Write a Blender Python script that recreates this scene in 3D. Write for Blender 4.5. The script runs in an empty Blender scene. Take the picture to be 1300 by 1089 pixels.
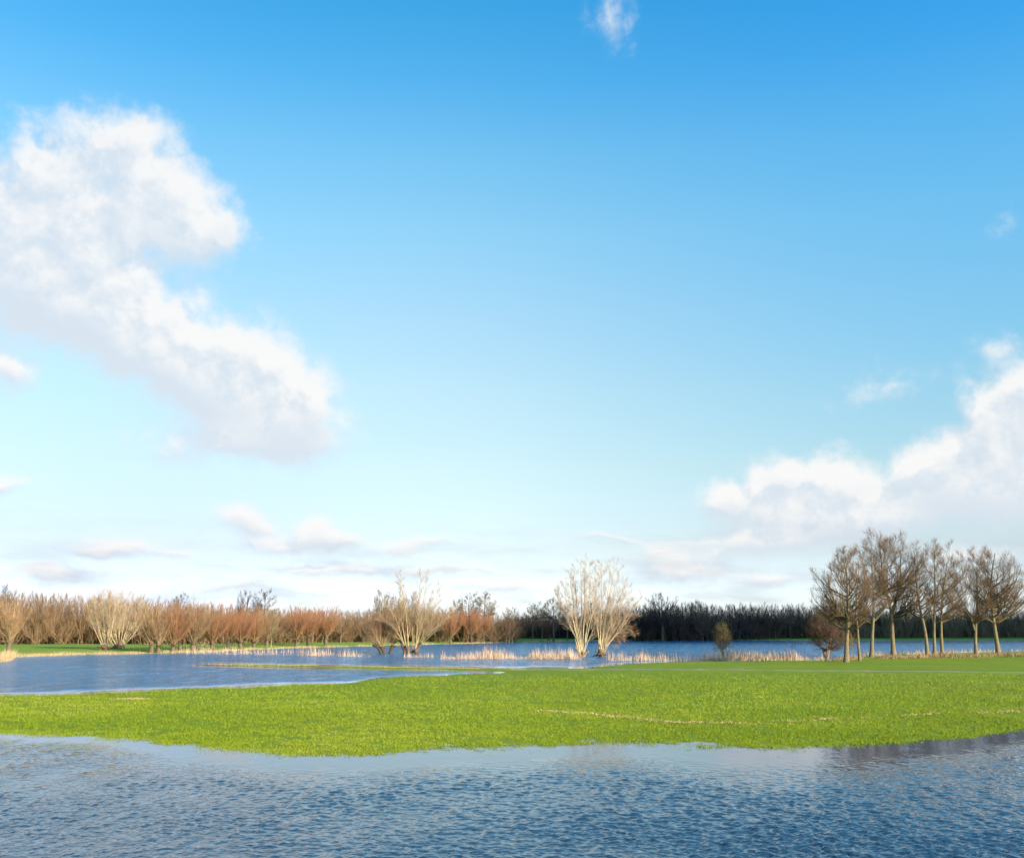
import bpy, math, random
import numpy as np
from mathutils import Vector
R = math.radians
scene = bpy.context.scene
col = scene.collection

# ------------------------------------------------------------------ camera and picture <-> ground
FPX, CX, CY, HZ, CAMH = 1276.0, 650.0, 544.5, 798.0, 4.0
TH = math.atan((HZ - CY) / FPX)
ST, CT = math.sin(TH), math.cos(TH)

def ray(px, py):
    X = (np.asarray(px, float) - CX) / FPX; Y = (CY - np.asarray(py, float)) / FPX
    return X, CT - ST * Y, ST + CT * Y
def ground(px, py, z=0.0):
    X, Y, Z = ray(px, py); t = (z - CAMH) / Z
    return X * t, Y * t
def gy(py): return ground(CX, py)[1]
def on_plane(px, py, D):
    X, Y, Z = ray(px, py); t = D / Y
    return np.array([X * t, D, CAMH + Z * t])
def to_px(x, y, z=0.0):
    dz = z - CAMH
    f = y * CT + dz * ST; u = -y * ST + dz * CT
    return CX + FPX * x / f, CY - FPX * u / f

cam = bpy.data.cameras.new('camera'); cam.lens = 36 * FPX / 1300; cam.sensor_width = 36
cam.clip_start = 0.1; cam.clip_end = 20000
co = bpy.data.objects.new('camera', cam); col.objects.link(co)
co.location = (0, 0, CAMH); co.rotation_euler = (R(90) + TH, 0, 0)
scene.camera = co

# ------------------------------------------------------------------ sun and sky
SUN_AZ, SUN_EL = R(132), R(20)        # azimuth clockwise from the view direction (+Y)
sdir = Vector((math.sin(SUN_AZ) * math.cos(SUN_EL), math.cos(SUN_AZ) * math.cos(SUN_EL), math.sin(SUN_EL)))
sl = bpy.data.lights.new('sun', 'SUN'); sl.energy = 4.6; sl.angle = R(0.53); sl.color = (1.0, 0.89, 0.74)
so = bpy.data.objects.new('sun', sl); col.objects.link(so)
so.rotation_euler = sdir.to_track_quat('Z', 'Y').to_euler()

scene.view_settings.view_transform = 'Standard'; scene.view_settings.look = 'None'
scene.view_settings.exposure = 1.0; scene.view_settings.gamma = 1

def mth(nt, op, *a, clamp=False):
    n = nt.nodes.new('ShaderNodeMath'); n.operation = op; n.use_clamp = clamp
    for i, v in enumerate(a):
        if isinstance(v, (int, float)): n.inputs[i].default_value = v
        else: nt.links.new(v, n.inputs[i])
    return n.outputs[0]
def mixc(nt, f, a, b, mode='MIX'):
    n = nt.nodes.new('ShaderNodeMix'); n.data_type = 'RGBA'; n.blend_type = mode; n.clamp_factor = True
    for k, v in ((0, f), (6, a), (7, b)):
        if isinstance(v, (int, float)): n.inputs[k].default_value = v
        elif isinstance(v, tuple): n.inputs[k].default_value = (*v, 1)
        else: nt.links.new(v, n.inputs[k])
    return n.outputs[2]
def noise(nt, vec, scale, detail=4, rough=0.5, dist=0.0, dim='3D'):
    n = nt.nodes.new('ShaderNodeTexNoise'); n.noise_dimensions = dim
    n.inputs['Scale'].default_value = scale; n.inputs['Detail'].default_value = detail
    n.inputs['Roughness'].default_value = rough; n.inputs['Distortion'].default_value = dist
    if vec is not None: nt.links.new(vec, n.inputs['Vector'])
    return n.outputs[0]
def ramp(nt, f, stops, interp='LINEAR'):
    n = nt.nodes.new('ShaderNodeValToRGB'); n.color_ramp.interpolation = interp
    e = n.color_ramp.elements
    while len(e) < len(stops): e.new(0.5)
    for i, (p, c) in enumerate(stops):
        e[i].position = p; e[i].color = (*c, 1) if isinstance(c, tuple) else (c, c, c, 1)
    nt.links.new(f, n.inputs[0]); return n.outputs[0]
def sstep(nt, v, lo, hi):
    n = nt.nodes.new('ShaderNodeMapRange'); n.interpolation_type = 'SMOOTHSTEP'
    nt.links.new(v, n.inputs[0]); n.inputs[1].default_value = lo; n.inputs[2].default_value = hi
    return n.outputs[0]

# colour of the clear air by elevation / 60 degrees
SKY_TINT = [(0.0130, (1.033, 1.138, 1.633)), (0.0715, (0.921, 0.839, 0.890)), (0.1458, (1.147, 1.023, 0.852)), (0.2205, (1.275, 1.182, 0.951)), (0.2950, (1.261, 1.308, 1.097)), (0.3680, (1.108, 1.429, 1.246)), (0.4392, (0.844, 1.441, 1.369)), (0.5073, (0.480, 1.345, 1.478)), (0.5725, (0.295, 1.274, 1.499)), (0.7500, (0.280, 1.161, 1.400))]
def az_el(px, py):
    X, Y, Z = ray(px, py); return math.degrees(math.atan2(X, Y)), math.degrees(math.atan2(Z, math.hypot(X, Y)))

def build_world():
    w = bpy.data.worlds.new('World'); scene.world = w; w.use_nodes = True
    nt = w.node_tree; nt.nodes.clear()
    out = nt.nodes.new('ShaderNodeOutputWorld'); bg = nt.nodes.new('ShaderNodeBackground')
    nt.links.new(bg.outputs[0], out.inputs[0]); bg.inputs[1].default_value = 0.1
    sky = nt.nodes.new('ShaderNodeTexSky'); sky.sky_type = 'NISHITA'; sky.sun_disc = False
    sky.sun_elevation = SUN_EL; sky.sun_rotation = SUN_AZ
    sky.air_density = 1.0; sky.dust_density = 0.6; sky.ozone_density = 2.0; sky.altitude = 0
    tc = nt.nodes.new('ShaderNodeTexCoord')
    sp = nt.nodes.new('ShaderNodeSeparateXYZ'); nt.links.new(tc.outputs['Generated'], sp.inputs[0])
    x, y, z = sp.outputs
    az = mth(nt, 'MULTIPLY', mth(nt, 'ARCTAN2', x, y), 180 / math.pi)
    el = mth(nt, 'MULTIPLY', mth(nt, 'ARCSINE', z), 180 / math.pi)
    # clear-air colour by height above the horizon (0..60 degrees)
    e01 = mth(nt, 'DIVIDE', el, 60, clamp=True)
    tint = ramp(nt, e01, SKY_TINT)
    base = mixc(nt, 1.0, sky.outputs[0], tint, 'MULTIPLY')
    base = mixc(nt, mth(nt, 'MULTIPLY', sstep(nt, az, 0, -22), sstep(nt, el, 16, 3)), base, mixc(nt, 1.0, base, (0.88, 0.86, 0.95), 'MULTIPLY'))
    base = mixc(nt, sstep(nt, az, 2, -26), base, mixc(nt, 1.0, base, (0.90, 0.93, 0.95), 'MULTIPLY'))
    # a little deeper blue away from the left
    side = sstep(nt, az, -8, 32)
    base = mixc(nt, mth(nt, 'MULTIPLY', side, sstep(nt, el, 0, 18)), base, mixc(nt, 1.0, base, (0.64, 0.98, 1.15), 'MULTIPLY'))

    def vmath(op, a, b):
        n = nt.nodes.new('ShaderNodeVectorMath'); n.operation = op
        for k, v in enumerate((a, b)):
            if v is None: continue
            if isinstance(v, tuple): n.inputs[k].default_value = v
            else: nt.links.new(v, n.inputs[k])
        return n
    cv = nt.nodes.new('ShaderNodeCombineXYZ'); nt.links.new(az, cv.inputs[0]); nt.links.new(el, cv.inputs[1])
    K = 180 / math.pi / FPX
    def density(shift, detail):
        p = vmath('ADD', cv.outputs[0], shift).outputs[0]
        wn = nt.nodes.new('ShaderNodeTexNoise'); wn.inputs['Scale'].default_value = 0.26; wn.inputs['Detail'].default_value = detail
        wn.inputs['Roughness'].default_value = 0.57; nt.links.new(p, wn.inputs['Vector'])
        w = vmath('MULTIPLY', vmath('SUBTRACT', wn.outputs['Color'], (0.5, 0.5, 0.5)).outputs[0], (6.0, 4.8, 0.0)).outputs[0]
        sc_ = nt.nodes.new('ShaderNodeVectorMath'); sc_.operation = 'SCALE'; nt.links.new(w, sc_.inputs[0]); nt.links.new(mth(nt, 'MAXIMUM', sstep(nt, el, 1.0, 13.0), 0.40), sc_.inputs['Scale']); w = sc_.outputs[0]
        q = vmath('ADD', p, w).outputs[0]
        tot = low = None
        for (px, py, sx, sy, rot, amp) in CLOUDS:
            A, E = az_el(px, py)
            mp = nt.nodes.new('ShaderNodeMapping'); mp.vector_type = 'TEXTURE'
            mp.inputs['Location'].default_value = (A, E, 0); mp.inputs['Rotation'].default_value = (0, 0, R(rot)); mp.inputs['Scale'].default_value = (sx * K * 1.75, sy * K * 1.75, 1)
            nt.links.new(q, mp.inputs[0])
            gt = nt.nodes.new('ShaderNodeTexGradient'); gt.gradient_type = 'QUADRATIC_SPHERE'; nt.links.new(mp.outputs[0], gt.inputs[0])
            g = mth(nt, 'MULTIPLY', gt.outputs['Fac'], amp * 2.3)
            tot = g if tot is None else mth(nt, 'ADD', tot, g)
            sp_ = nt.nodes.new('ShaderNodeSeparateXYZ'); nt.links.new(mp.outputs[0], sp_.inputs[0])
            gv = mth(nt, 'MULTIPLY', g, sp_.outputs[1]); low = gv if low is None else mth(nt, 'ADD', low, gv)
        low = mth(nt, 'DIVIDE', low, mth(nt, 'MAXIMUM', tot, 0.001)); tot = mth(nt, 'MINIMUM', tot, 1.3)
        fn = noise(nt, p, 0.75, max(detail - 1, 2), 0.6, 0.2)
        return mth(nt, 'ADD', tot, mth(nt, 'MULTIPLY', mth(nt, 'SUBTRACT', fn, 0.5), 1.25)), low, tot
    d0, low, t0 = density((0.0, 0.0, 0.0), 7)
    d1, _, _2 = density((0.7, 1.1, 0.0), 4)
    alpha = mth(nt, 'MULTIPLY', sstep(nt, d0, 0.04, 1.28), sstep(nt, t0, 0.0, 0.25))
    lit = sstep(nt, mth(nt, 'SUBTRACT', d0, d1), -0.38, 0.55)
    under = mth(nt, 'MULTIPLY', sstep(nt, low, 0.12, -0.32), 0.75)
    shade = mth(nt, 'MAXIMUM', mth(nt, 'MULTIPLY', mth(nt, 'SUBTRACT', 1.0, lit), 0.75), under)
    ccol = mixc(nt, shade, CLOUD_LIT, CLOUD_SHADE)
    fin = mixc(nt, mth(nt, 'MULTIPLY', alpha, 0.91), base, ccol)
    # thin banks low over the horizon
    cv = nt.nodes.new('ShaderNodeCombineXYZ'); nt.links.new(mth(nt, 'MULTIPLY', az, 0.22), cv.inputs[0]); nt.links.new(mth(nt, 'MULTIPLY', el, 1.1), cv.inputs[1])
    hn = noise(nt, cv.outputs[0], 0.8, 6, 0.55, 0.2)
    hb = mth(nt, 'MULTIPLY', sstep(nt, hn, 0.40, 0.72), mth(nt, 'MULTIPLY', sstep(nt, el, 7.5, 1.5), 0.5))
    fin = mixc(nt, hb, fin, tuple(c * 0.80 for c in CLOUD_SHADE))
    nt.links.new(fin, bg.inputs[0])
    w.cycles.sampling_method = 'MANUAL'; w.cycles.sample_map_resolution = 1024

# px, py, radius x, radius y, tilt, amount (picture places of the clouds at infinity)
CLOUDS = [
 (165, 190, 70, 45, 0, .8), (215, 260, 75, 55, 0, .85), (55, 185, 60, 36, 0, .38), (110, 290, 120, 60, 0, .75), (20, 330, 90, 80, 0, .8), (265, 300, 40, 60, 0, .5),
 (100, 385, 120, 55, -15, .95), (55, 240, 60, 60, 0, .4), (230, 450, 130, 62, -20, 1.0), (330, 480, 95, 62, -20, 1.0), (360, 540, 75, 42, 0, .75), (270, 560, 120, 30, 0, .5),
 (0, 470, 40, 35, 0, .75), (998, 604, 40, 30, 0, 1.2), (1060, 608, 44, 34, 0, 1.3), (925, 636, 45, 22, 0, .6), (1010, 650, 110, 34, 0, .9), (965, 690, 80, 20, 0, .75), (1090, 665, 70, 30, 0, .8),
 (1165, 605, 50, 34, 0, .8), (1220, 580, 50, 42, 0, .85), (1285, 540, 50, 60, 20, .9), (1290, 620, 130, 50, 0, 1.0), (1315, 500, 50, 45, 0, .8), (1115, 500, 75, 26, 15, .30), (1255, 450, 40, 20, 20, .28),
 (785, 20, 40, 40, 0, .34), (300, 655, 32, 20, 0, .7), (330, 668, 40, 16, 0, .6), (405, 678, 30, 22, 0, .9), (440, 690, 30, 12, 0, .6), (360, 692, 60, 14, 0, .6), (150, 692, 45, 16, 0, .75), (110, 700, 30, 10, 0, .6), (225, 700, 40, 9, 0, .5), (500, 700, 40, 10, 0, .5), (60, 735, 60, 9, 0, .6), (640, 745, 80, 7, 0, .5), (300, 745, 90, 7, 0, .5), (840, 700, 40, 12, 0, .6), (1240, 700, 80, 12, 0, .5), (0, 620, 30, 14, 0, .7),
 (870, 722, 90, 18, 0, .75), (540, 690, 60, 8, 0, .45), (780, 684, 110, 6, -5, .45), (70, 725, 100, 9, 0, .55), (560, 725, 160, 8, 0, .5), (400, 720, 130, 9, 0, .5), (980, 735, 60, 12, 0, .5), (1270, 285, 16, 22, 0, .16),
]
CLOUD_LIT = (4.95, 4.85, 4.75); CLOUD_SHADE = (3.10, 3.62, 4.20)
build_world()

# ------------------------------------------------------------------ helpers: objects, materials
def tag(o, label=None, cat=None, group=None, kind=None):
    if label: o['label'] = label
    if cat: o['category'] = cat
    if group: o['group'] = group
    if kind: o['kind'] = kind
    return o
def empty(name, loc):
    o = bpy.data.objects.new(name, None); col.objects.link(o); o.location = loc; o.empty_display_size = 0.5
    return o
def mesh_np(name, V, F, mat, attrs=None, smooth=True, parent=None):
    """V (n,3); F list of arrays (m,k)"""
    me = bpy.data.meshes.new(name)
    me.vertices.add(len(V)); me.vertices.foreach_set('co', np.ascontiguousarray(V, dtype=np.float32).ravel())
    loops = np.concatenate([f.ravel() for f in F]).astype(np.int32)
    tot = np.concatenate([np.full(len(f), f.shape[1], dtype=np.int32) for f in F])
    start = np.concatenate([[0], np.cumsum(tot)[:-1]]).astype(np.int32)
    me.loops.add(len(loops)); me.loops.foreach_set('vertex_index', loops)
    me.polygons.add(len(tot)); me.polygons.foreach_set('loop_start', start)
    me.polygons.foreach_set('use_smooth', np.full(len(tot), smooth))
    me.update(calc_edges=True)
    for k, a in (attrs or {}).items():
        at = me.attributes.new(k, 'FLOAT', 'POINT'); at.data.foreach_set('value', np.ascontiguousarray(a, dtype=np.float32))
    me.materials.append(mat)
    o = bpy.data.objects.new(name, me); col.objects.link(o)
    if parent: o.parent = parent
    return o
def new_mat(name):
    m = bpy.data.materials.new(name); m.use_nodes = True
    nt = m.node_tree; b = nt.nodes['Principled BSDF']; b.inputs['Specular IOR Level'].default_value = 0.25
    return m, nt, b
def attr(nt, name):
    n = nt.nodes.new('ShaderNodeAttribute'); n.attribute_name = name; return n.outputs['Fac']
def pos(nt): return nt.nodes.new('ShaderNodeNewGeometry').outputs['Position']
def objco(nt): return nt.nodes.new('ShaderNodeTexCoord').outputs['Object']

def bark(name, thick, mid, tip, dark=0.55, nscale=6.0):
    """bark by branch order: attribute tw runs from 0 on the stem to 1 on the finest twigs"""
    m, nt, b = new_mat(name)
    tw = attr(nt, 'tw'); rn = attr(nt, 'rnd')
    c = ramp(nt, tw, [(0.0, thick), (0.45, mid), (1.0, tip)])
    n = noise(nt, objco(nt), nscale, 5, 0.65)
    c = mixc(nt, mth(nt, 'MULTIPLY', sstep(nt, n, 0.42, 0.62), 0.75), c, mixc(nt, 1.0, c, (dark, dark, dark * 0.95), 'MULTIPLY'))
    c = mixc(nt, mth(nt, 'MULTIPLY', rn, 0.6), c, mixc(nt, 1.0, c, (0.62, 0.58, 0.55), 'MULTIPLY'))
    nt.links.new(c, b.inputs['Base Color']); b.inputs['Roughness'].default_value = 0.85
    bp = nt.nodes.new('ShaderNodeBump'); bp.inputs['Strength'].default_value = 0.6; bp.inputs['Distance'].default_value = 0.04
    nt.links.new(noise(nt, objco(nt), 14, 4, 0.7), bp.inputs['Height']); nt.links.new(bp.outputs[0], b.inputs['Normal'])
    return m

# ------------------------------------------------------------------ growing bare trees
class Wood:
    def __init__(s): s.V = []; s.F4 = []; s.tw = []; s.rn = []; s.n = 0
    def add(s, P, Rr, sides, tw, rng, rnd=None):
        P = np.asarray(P, float); Rr = np.asarray(Rr, float)
        N, n, _ = P.shape
        if N == 0: return
        T = np.gradient(P, axis=1); T /= np.linalg.norm(T, axis=2, keepdims=True) + 1e-9
        mean = P[:, -1] - P[:, 0]; mean /= np.linalg.norm(mean, axis=1, keepdims=True) + 1e-9
        ax = np.argmin(np.abs(mean), axis=1); ref = np.eye(3)[ax][:, None, :]
        U = np.cross(T, ref); U /= np.linalg.norm(U, axis=2, keepdims=True) + 1e-9
        W = np.cross(T, U)
        ang = np.arange(sides) * 2 * math.pi / sides
        ring = P[:, :, None, :] + Rr[:, :, None, None] * (np.cos(ang)[None, None, :, None] * U[:, :, None, :] + np.sin(ang)[None, None, :, None] * W[:, :, None, :])
        V = ring.reshape(-1, 3)
        base = (np.arange(N) * n * sides)[:, None, None] + (np.arange(n - 1) * sides)[None, :, None]
        k = np.arange(sides)[None, None, :]; k2 = (k + 1) % sides
        F = np.stack([base + k, base + k2, base + sides + k2, base + sides + k], axis=-1).reshape(-1, 4) + s.n
        s.V.append(V); s.F4.append(F); s.n += len(V)
        t = np.broadcast_to(np.asarray(tw, float).reshape(-1, 1) if np.ndim(tw) == 1 else np.asarray(tw, float), (N, n)) if np.ndim(tw) < 2 else tw
        s.tw.append(np.repeat(np.asarray(t).reshape(-1), sides))
        r = rng.random(N) if rnd is None else np.full(N, rnd)
        s.rn.append(np.repeat(r, n * sides))
    def arrays(s):
        return np.concatenate(s.V), np.concatenate(s.F4), np.concatenate(s.tw), np.concatenate(s.rn)
    def build(s, name, mat, parent=None):
        V, F, tw, rn = s.arrays()
        return mesh_np(name, V, [F], mat, {'tw': tw, 'rnd': rn}, True, parent)

def grow(rng, P, Rr, k, t0, t1, ang, L, n, up, gnarl, rr, rmin=0.006, env=None, taper=0.35, absL=None, tfall=0.5, drop=0.0):
    """k children on every chain of P; returns their points and radii"""
    N, m, _ = P.shape
    if N == 0: return np.zeros((0, n, 3)), np.zeros((0, n))
    plen = np.linalg.norm(np.diff(P, axis=1), axis=2).sum(1)
    idx = np.repeat(np.arange(N), k)
    M = len(idx)
    t = t0 + (t1 - t0) * ((np.tile(np.arange(k), N) + rng.random(M)) / k)
    f = t * (m - 1); i = np.minimum(f.astype(int), m - 2); fr = (f - i)[:, None]
    A = P[idx, i]; B = P[idx, i + 1]
    p = A + (B - A) * fr
    tan = B - A; tan /= np.linalg.norm(tan, axis=1, keepdims=True) + 1e-9
    pr = Rr[idx, i] + (Rr[idx, i + 1] - Rr[idx, i]) * fr[:, 0]
    rv = rng.normal(size=(M, 3)); rv[:, 2] += 0.25
    perp = rv - (rv * tan).sum(1, keepdims=True) * tan; perp /= np.linalg.norm(perp, axis=1, keepdims=True) + 1e-9
    a = np.radians(ang[0] + (ang[1] - ang[0]) * rng.random(M))[:, None]
    d = np.cos(a) * tan + np.sin(a) * perp
    ln = (plen[idx] * L if absL is None else absL) * (0.65 + 0.6 * rng.random(M)) * (1 - tfall * (t - t0) / max(1e-6, t1 - t0))
    keep = np.ones(M, bool)
    if env is not None:
        c, e = env
        q = (p - c) / e; dd = (d + np.array([0, 0, 0.3 * (up > 0)])) / e
        aa = (dd * dd).sum(1); bb = 2 * (q * dd).sum(1); cc = (q * q).sum(1) - 1
        disc = bb * bb - 4 * aa * cc
        far = (-bb + np.sqrt(np.maximum(disc, 0))) / (2 * aa)
        keep = (disc > 0) & (far > 0.12)
        ln = np.minimum(ln, far * (0.85 + 0.22 * rng.random(M)))
    if drop: keep &= rng.random(M) > drop
    p, d, ln, pr = p[keep], d[keep], ln[keep], pr[keep]; M = len(p)
    out = np.zeros((M, n, 3)); out[:, 0] = p
    step = (ln / (n - 1))[:, None]
    for j in range(1, n):
        d = d + rng.normal(size=(M, 3)) * gnarl; d[:, 2] += up / (n - 1)
        d /= np.linalg.norm(d, axis=1, keepdims=True) + 1e-9
        p = p + d * step; out[:, j] = p
    r0 = np.maximum(pr * rr * (0.8 + 0.3 * rng.random(M)), rmin)
    tp = 1 - (1 - taper) * np.linspace(0, 1, n)
    return out, np.maximum(r0[:, None] * tp[None, :], rmin * 0.6)

def dome_limbs(rng, P, Rr, K, env, zlow, n=9, slope=0.9, gn=0.05, rr=0.5, rmin=0.02, shell=(0.55, 0.97), bend=0.32):
    """limbs that leave the stem P (m,3) and end all over the crown ellipsoid, so that the crown fills its dome"""
    c, e = env; out, rad = [], []
    H = P[:, 2]
    i = np.arange(K) + rng.random(K)
    zz = 1 - 1.62 * (i / K) ** 0.85; th = i * 2.39996 + rng.normal(size=K) * 0.35
    for j in range(K):
        q = np.array([math.cos(th[j]) * math.sqrt(max(0.02, 1 - zz[j] ** 2)), math.sin(th[j]) * math.sqrt(max(0.02, 1 - zz[j] ** 2)), zz[j]])
        q = c + e * q * (shell[0] + (shell[1] - shell[0]) * rng.random() ** 0.6)
        hz = math.hypot(q[0] - np.interp(q[2], H, P[:, 0]), q[1] - np.interp(q[2], H, P[:, 1]))
        za = min(max(q[2] - hz * slope * (0.75 + 0.5 * rng.random()), zlow + 0.12 * rng.random() * (H[-1] - zlow)), H[-1] * 0.96)
        a = np.array([np.interp(za, H, P[:, 0]), np.interp(za, H, P[:, 1]), za]); r0 = np.interp(za, H, Rr)
        L = np.linalg.norm(q - a)
        d = (q - a) / (L + 1e-6); out_ = np.array([d[0], d[1], 0]); out_ /= np.linalg.norm(out_) + 1e-6
        m = a + (q - a) * 0.5 + out_ * L * bend * 0.4 - np.array([0, 0, L * bend * 0.35])
        t = np.linspace(0, 1, n)[:, None]
        p = (1 - t) ** 2 * a + 2 * t * (1 - t) * m + t * t * q
        p[1:] += np.cumsum(rng.normal(size=(n - 1, 3)) * gn * L / n, axis=0)
        out.append(p); rad.append(max(r0 * rr * min(1.25, 0.55 + L / (e[2] * 1.3)), rmin) * (1 - 0.78 * t[:, 0]))
    return np.stack(out), np.stack(rad)
def chain(pts, n, rng=None, wob=0.0):
    pts = np.asarray(pts, float)
    s = np.concatenate([[0], np.cumsum(np.linalg.norm(np.diff(pts, axis=0), axis=1))])
    t = np.linspace(0, s[-1], n)
    out = np.stack([np.interp(t, s, pts[:, k]) for k in range(3)], axis=1)
    for _ in range(2): out[1:-1] = (out[:-2] + 2 * out[1:-1] + out[2:]) / 4
    if rng is not None and wob: out[1:, :2] += np.cumsum(rng.normal(size=(n - 1, 2)) * wob, axis=0) * 0.5
    return out

# ------------------------------------------------------------------ value noise for the terrain
_rg = np.random.default_rng(5)
_tab = _rg.random((256, 256))
def vnoise(x, y, s, off=0):
    x = np.asarray(x) / s + 37.3 + off * 11.7; y = np.asarray(y) / s + 91.1 + off * 5.3
    xi = np.floor(x).astype(int); yi = np.floor(y).astype(int); fx = x - xi; fy = y - yi
    fx = fx * fx * (3 - 2 * fx); fy = fy * fy * (3 - 2 * fy)
    g = lambda a, b: _tab[a % 256, b % 256]
    return (g(xi, yi) * (1 - fx) + g(xi + 1, yi) * fx) * (1 - fy) + (g(xi, yi + 1) * (1 - fx) + g(xi + 1, yi + 1) * fx) * fy - 0.5
def fbm(x, y, s, o=4, off=0):
    return sum(vnoise(x, y, s / 2 ** k, off + k) * 0.55 ** k for k in range(o))

N_ = ([-700, 0, 60, 100, 150, 200, 240, 300, 360, 410, 460, 520, 600, 680, 740, 800, 850, 900, 960, 1020, 1080, 1150, 1220, 1260, 1300, 1900],
      [918, 929, 931, 933, 936, 940, 945, 950, 954, 957, 956, 952, 949, 944.5, 941.5, 941, 943, 948, 949, 947, 943.5, 939.5, 933.5, 928, 921, 905])
F_ = ([-700, 0, 100, 200, 300, 400, 440, 470, 500, 560, 640, 660, 690], [895, 883, 880, 876, 872, 868, 867, 863, 860, 857, 853.6, 852.2, 851])
S_ = ([200, 240, 330, 450, 560, 650, 700], [841.5, 842, 844, 847, 848.6, 850.6, 850.4])
G_ = ([-700, 640, 700, 745, 770, 800, 840, 900, 1050, 1075, 1100, 1135, 1200, 1300, 1900], [849.6, 849.6, 849, 848, 845, 842, 840.5, 839, 838.3, 836.5, 834, 832, 831.5, 829.5, 826])
B_ = ([-700, 0, 14, 20, 60, 110, 160, 240, 300, 370, 470, 560, 640, 720, 900, 1020, 1300, 1900], [844, 840, 838.5, 834, 832.5, 830.8, 830.3, 828.3, 825.5, 822.5, 820, 817.6, 815.6, 813.8, 812.6, 813.4, 813.6, 813.6])
def cur(c, px): return gy(np.interp(px, c[0], c[1]))

def shore(x, y):
    """signed distances (metres, positive on land) to the meadow, the spit and the far bank"""
    yy = np.maximum(y, 9.0)
    px, _ = to_px(x, yy, 0.0)
    wob = fbm(x, y, 6.0, 3) * np.clip(yy / 60, 0.25, 1.4)
    dN = y - cur(N_, px)
    far = np.where(px < 668, cur(F_, px), cur(G_, px))
    m = np.minimum(dN, far - y) + wob * 1.2
    hw = np.interp(px, [215, 260, 400, 560, 640, 668, 700], [-3, 0.9, 2.0, 2.6, 4.0, 6, 6])
    s = np.where(px < 720, hw - np.abs(y - cur(S_, px)), -99) + wob * 0.5
    b = y - cur(B_, px) + wob * np.interp(px, [-200, 100, 700], [1, 1, 2])
    return m, s, b, px
def height(x, y):
    x = np.asarray(x, float); y = np.asarray(y, float)
    m, s, b, px = shore(x, y)
    rise = np.interp(px, [1050, 1100, 1300], [0, 0.2, 0.45]) * np.clip((y - 100) / 30, 0, 1)
    hm = np.where(m < 0, np.clip(0.035 * m, -0.5, 0), np.minimum(0.022 * m, 0.05 + 0.006 * m)); hm = np.clip(hm, -0.5, 0.22) + rise * np.clip(m / 6, 0, 1)
    hs = np.clip(0.04 * s, -0.5, 0.09)
    hb = np.where(b < 0, np.clip(0.05 * b, -0.5, 0), np.clip(0.03 * b, 0, 0.55))
    h = np.maximum(np.maximum(hm, hs), hb)
    h = h + fbm(x, y, 2.2, 4, 3) * 0.055 * np.clip(y / 25, 0.6, 1) + fbm(x, y, 0.5, 2, 6) * 0.03 * (y < 60)
    dyke = np.clip((12 - y) / 8, 0, 1)
    return np.where(y < 12, h * (1 - dyke) + dyke * 2.4, h)

# ------------------------------------------------------------------ ground sheet and water sheet
pp = np.concatenate([np.arange(330, 9, -0.55), np.arange(9, 0.9, -0.6), [0.5, 0.3]])
rows = CAMH * FPX / pp
rows = rows[rows > 15]
rows = np.concatenate([[-1500, -400, -100, -30, 0, 3, 4, 5, 6, 7, 8, 9, 10, 11, 12, 13, 14], rows])
us = np.concatenate([[-200, -60, -20, -8, -4, -2.5, -1.6, -1.1, -0.85, -0.7], np.linspace(-0.6, 0.6, 640), [0.7, 0.85, 1.1, 1.6, 2.5, 4, 8, 20, 60, 200]])
def sheet(rows, us):
    Y = np.repeat(rows[:, None], len(us), 1); X = us[None, :] * np.maximum(Y, 14)
    a, b = Y.shape; i = np.arange(a * b).reshape(a, b)
    F = np.stack([i[:-1, :-1], i[:-1, 1:], i[1:, 1:], i[1:, :-1]], -1).reshape(-1, 4)
    return X.ravel(), Y.ravel(), F
X, Y, F = sheet(rows, us)
H = height(X, Y)
m_, s_, b_, px_ = shore(X, Y)

gm, nt, b = new_mat('meadow_ground')
P = pos(nt)
h_ = attr(nt, 'hgt'); far_ = attr(nt, 'bank'); shr = attr(nt, 'edge')
n1 = noise(nt, P, 0.12, 5, 0.6); n2 = noise(nt, P, 1.3, 6, 0.7); n3 = noise(nt, P, 11.0, 5, 0.75)
g = mixc(nt, sstep(nt, n1, 0.35, 0.65), (0.155, 0.235, 0.013), (0.205, 0.255, 0.017))
g = mixc(nt, mth(nt, 'MULTIPLY', sstep(nt, n2, 0.45, 0.7), 0.6), g, (0.14, 0.18, 0.016))
g = mixc(nt, mth(nt, 'MULTIPLY', sstep(nt, n3, 0.52, 0.70), 0.55), g, (0.06, 0.085, 0.01))
g = mixc(nt, mth(nt, 'MULTIPLY', sstep(nt, n3, 0.46, 0.32), 0.3), g, (0.38, 0.36, 0.06))
gb = mixc(nt, sstep(nt, n1, 0.4, 0.6), (0.18, 0.26, 0.03), (0.23, 0.28, 0.045))
wet = noise(nt, P, 0.045, 5, 0.65, 0.4)
g = mixc(nt, mth(nt, 'MULTIPLY', sstep(nt, wet, 0.5, 0.68), 0.45), g, (0.19, 0.18, 0.03))
g = mixc(nt, far_, g, gb)
mud = mixc(nt, sstep(nt, n2, 0.3, 0.7), (0.12, 0.09, 0.05), (0.2, 0.16, 0.07))
g = mixc(nt, sstep(nt, mth(nt, 'ADD', h_, mth(nt, 'MULTIPLY', mth(nt, 'SUBTRACT', n2, 0.5), 0.06)), 0.012, -0.03), g, mud)
nt.links.new(g, b.inputs['Base Color']); b.inputs['Roughness'].default_value = 0.95; b.inputs['Specular IOR Level'].default_value = 0.1
bp = nt.nodes.new('ShaderNodeBump'); bp.inputs['Strength'].default_value = 0.9; bp.inputs['Distance'].default_value = 0.06
nt.links.new(mth(nt, 'ADD', n3, mth(nt, 'MULTIPLY', n2, 0.8)), bp.inputs['Height']); nt.links.new(bp.outputs[0], b.inputs['Normal'])
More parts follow.
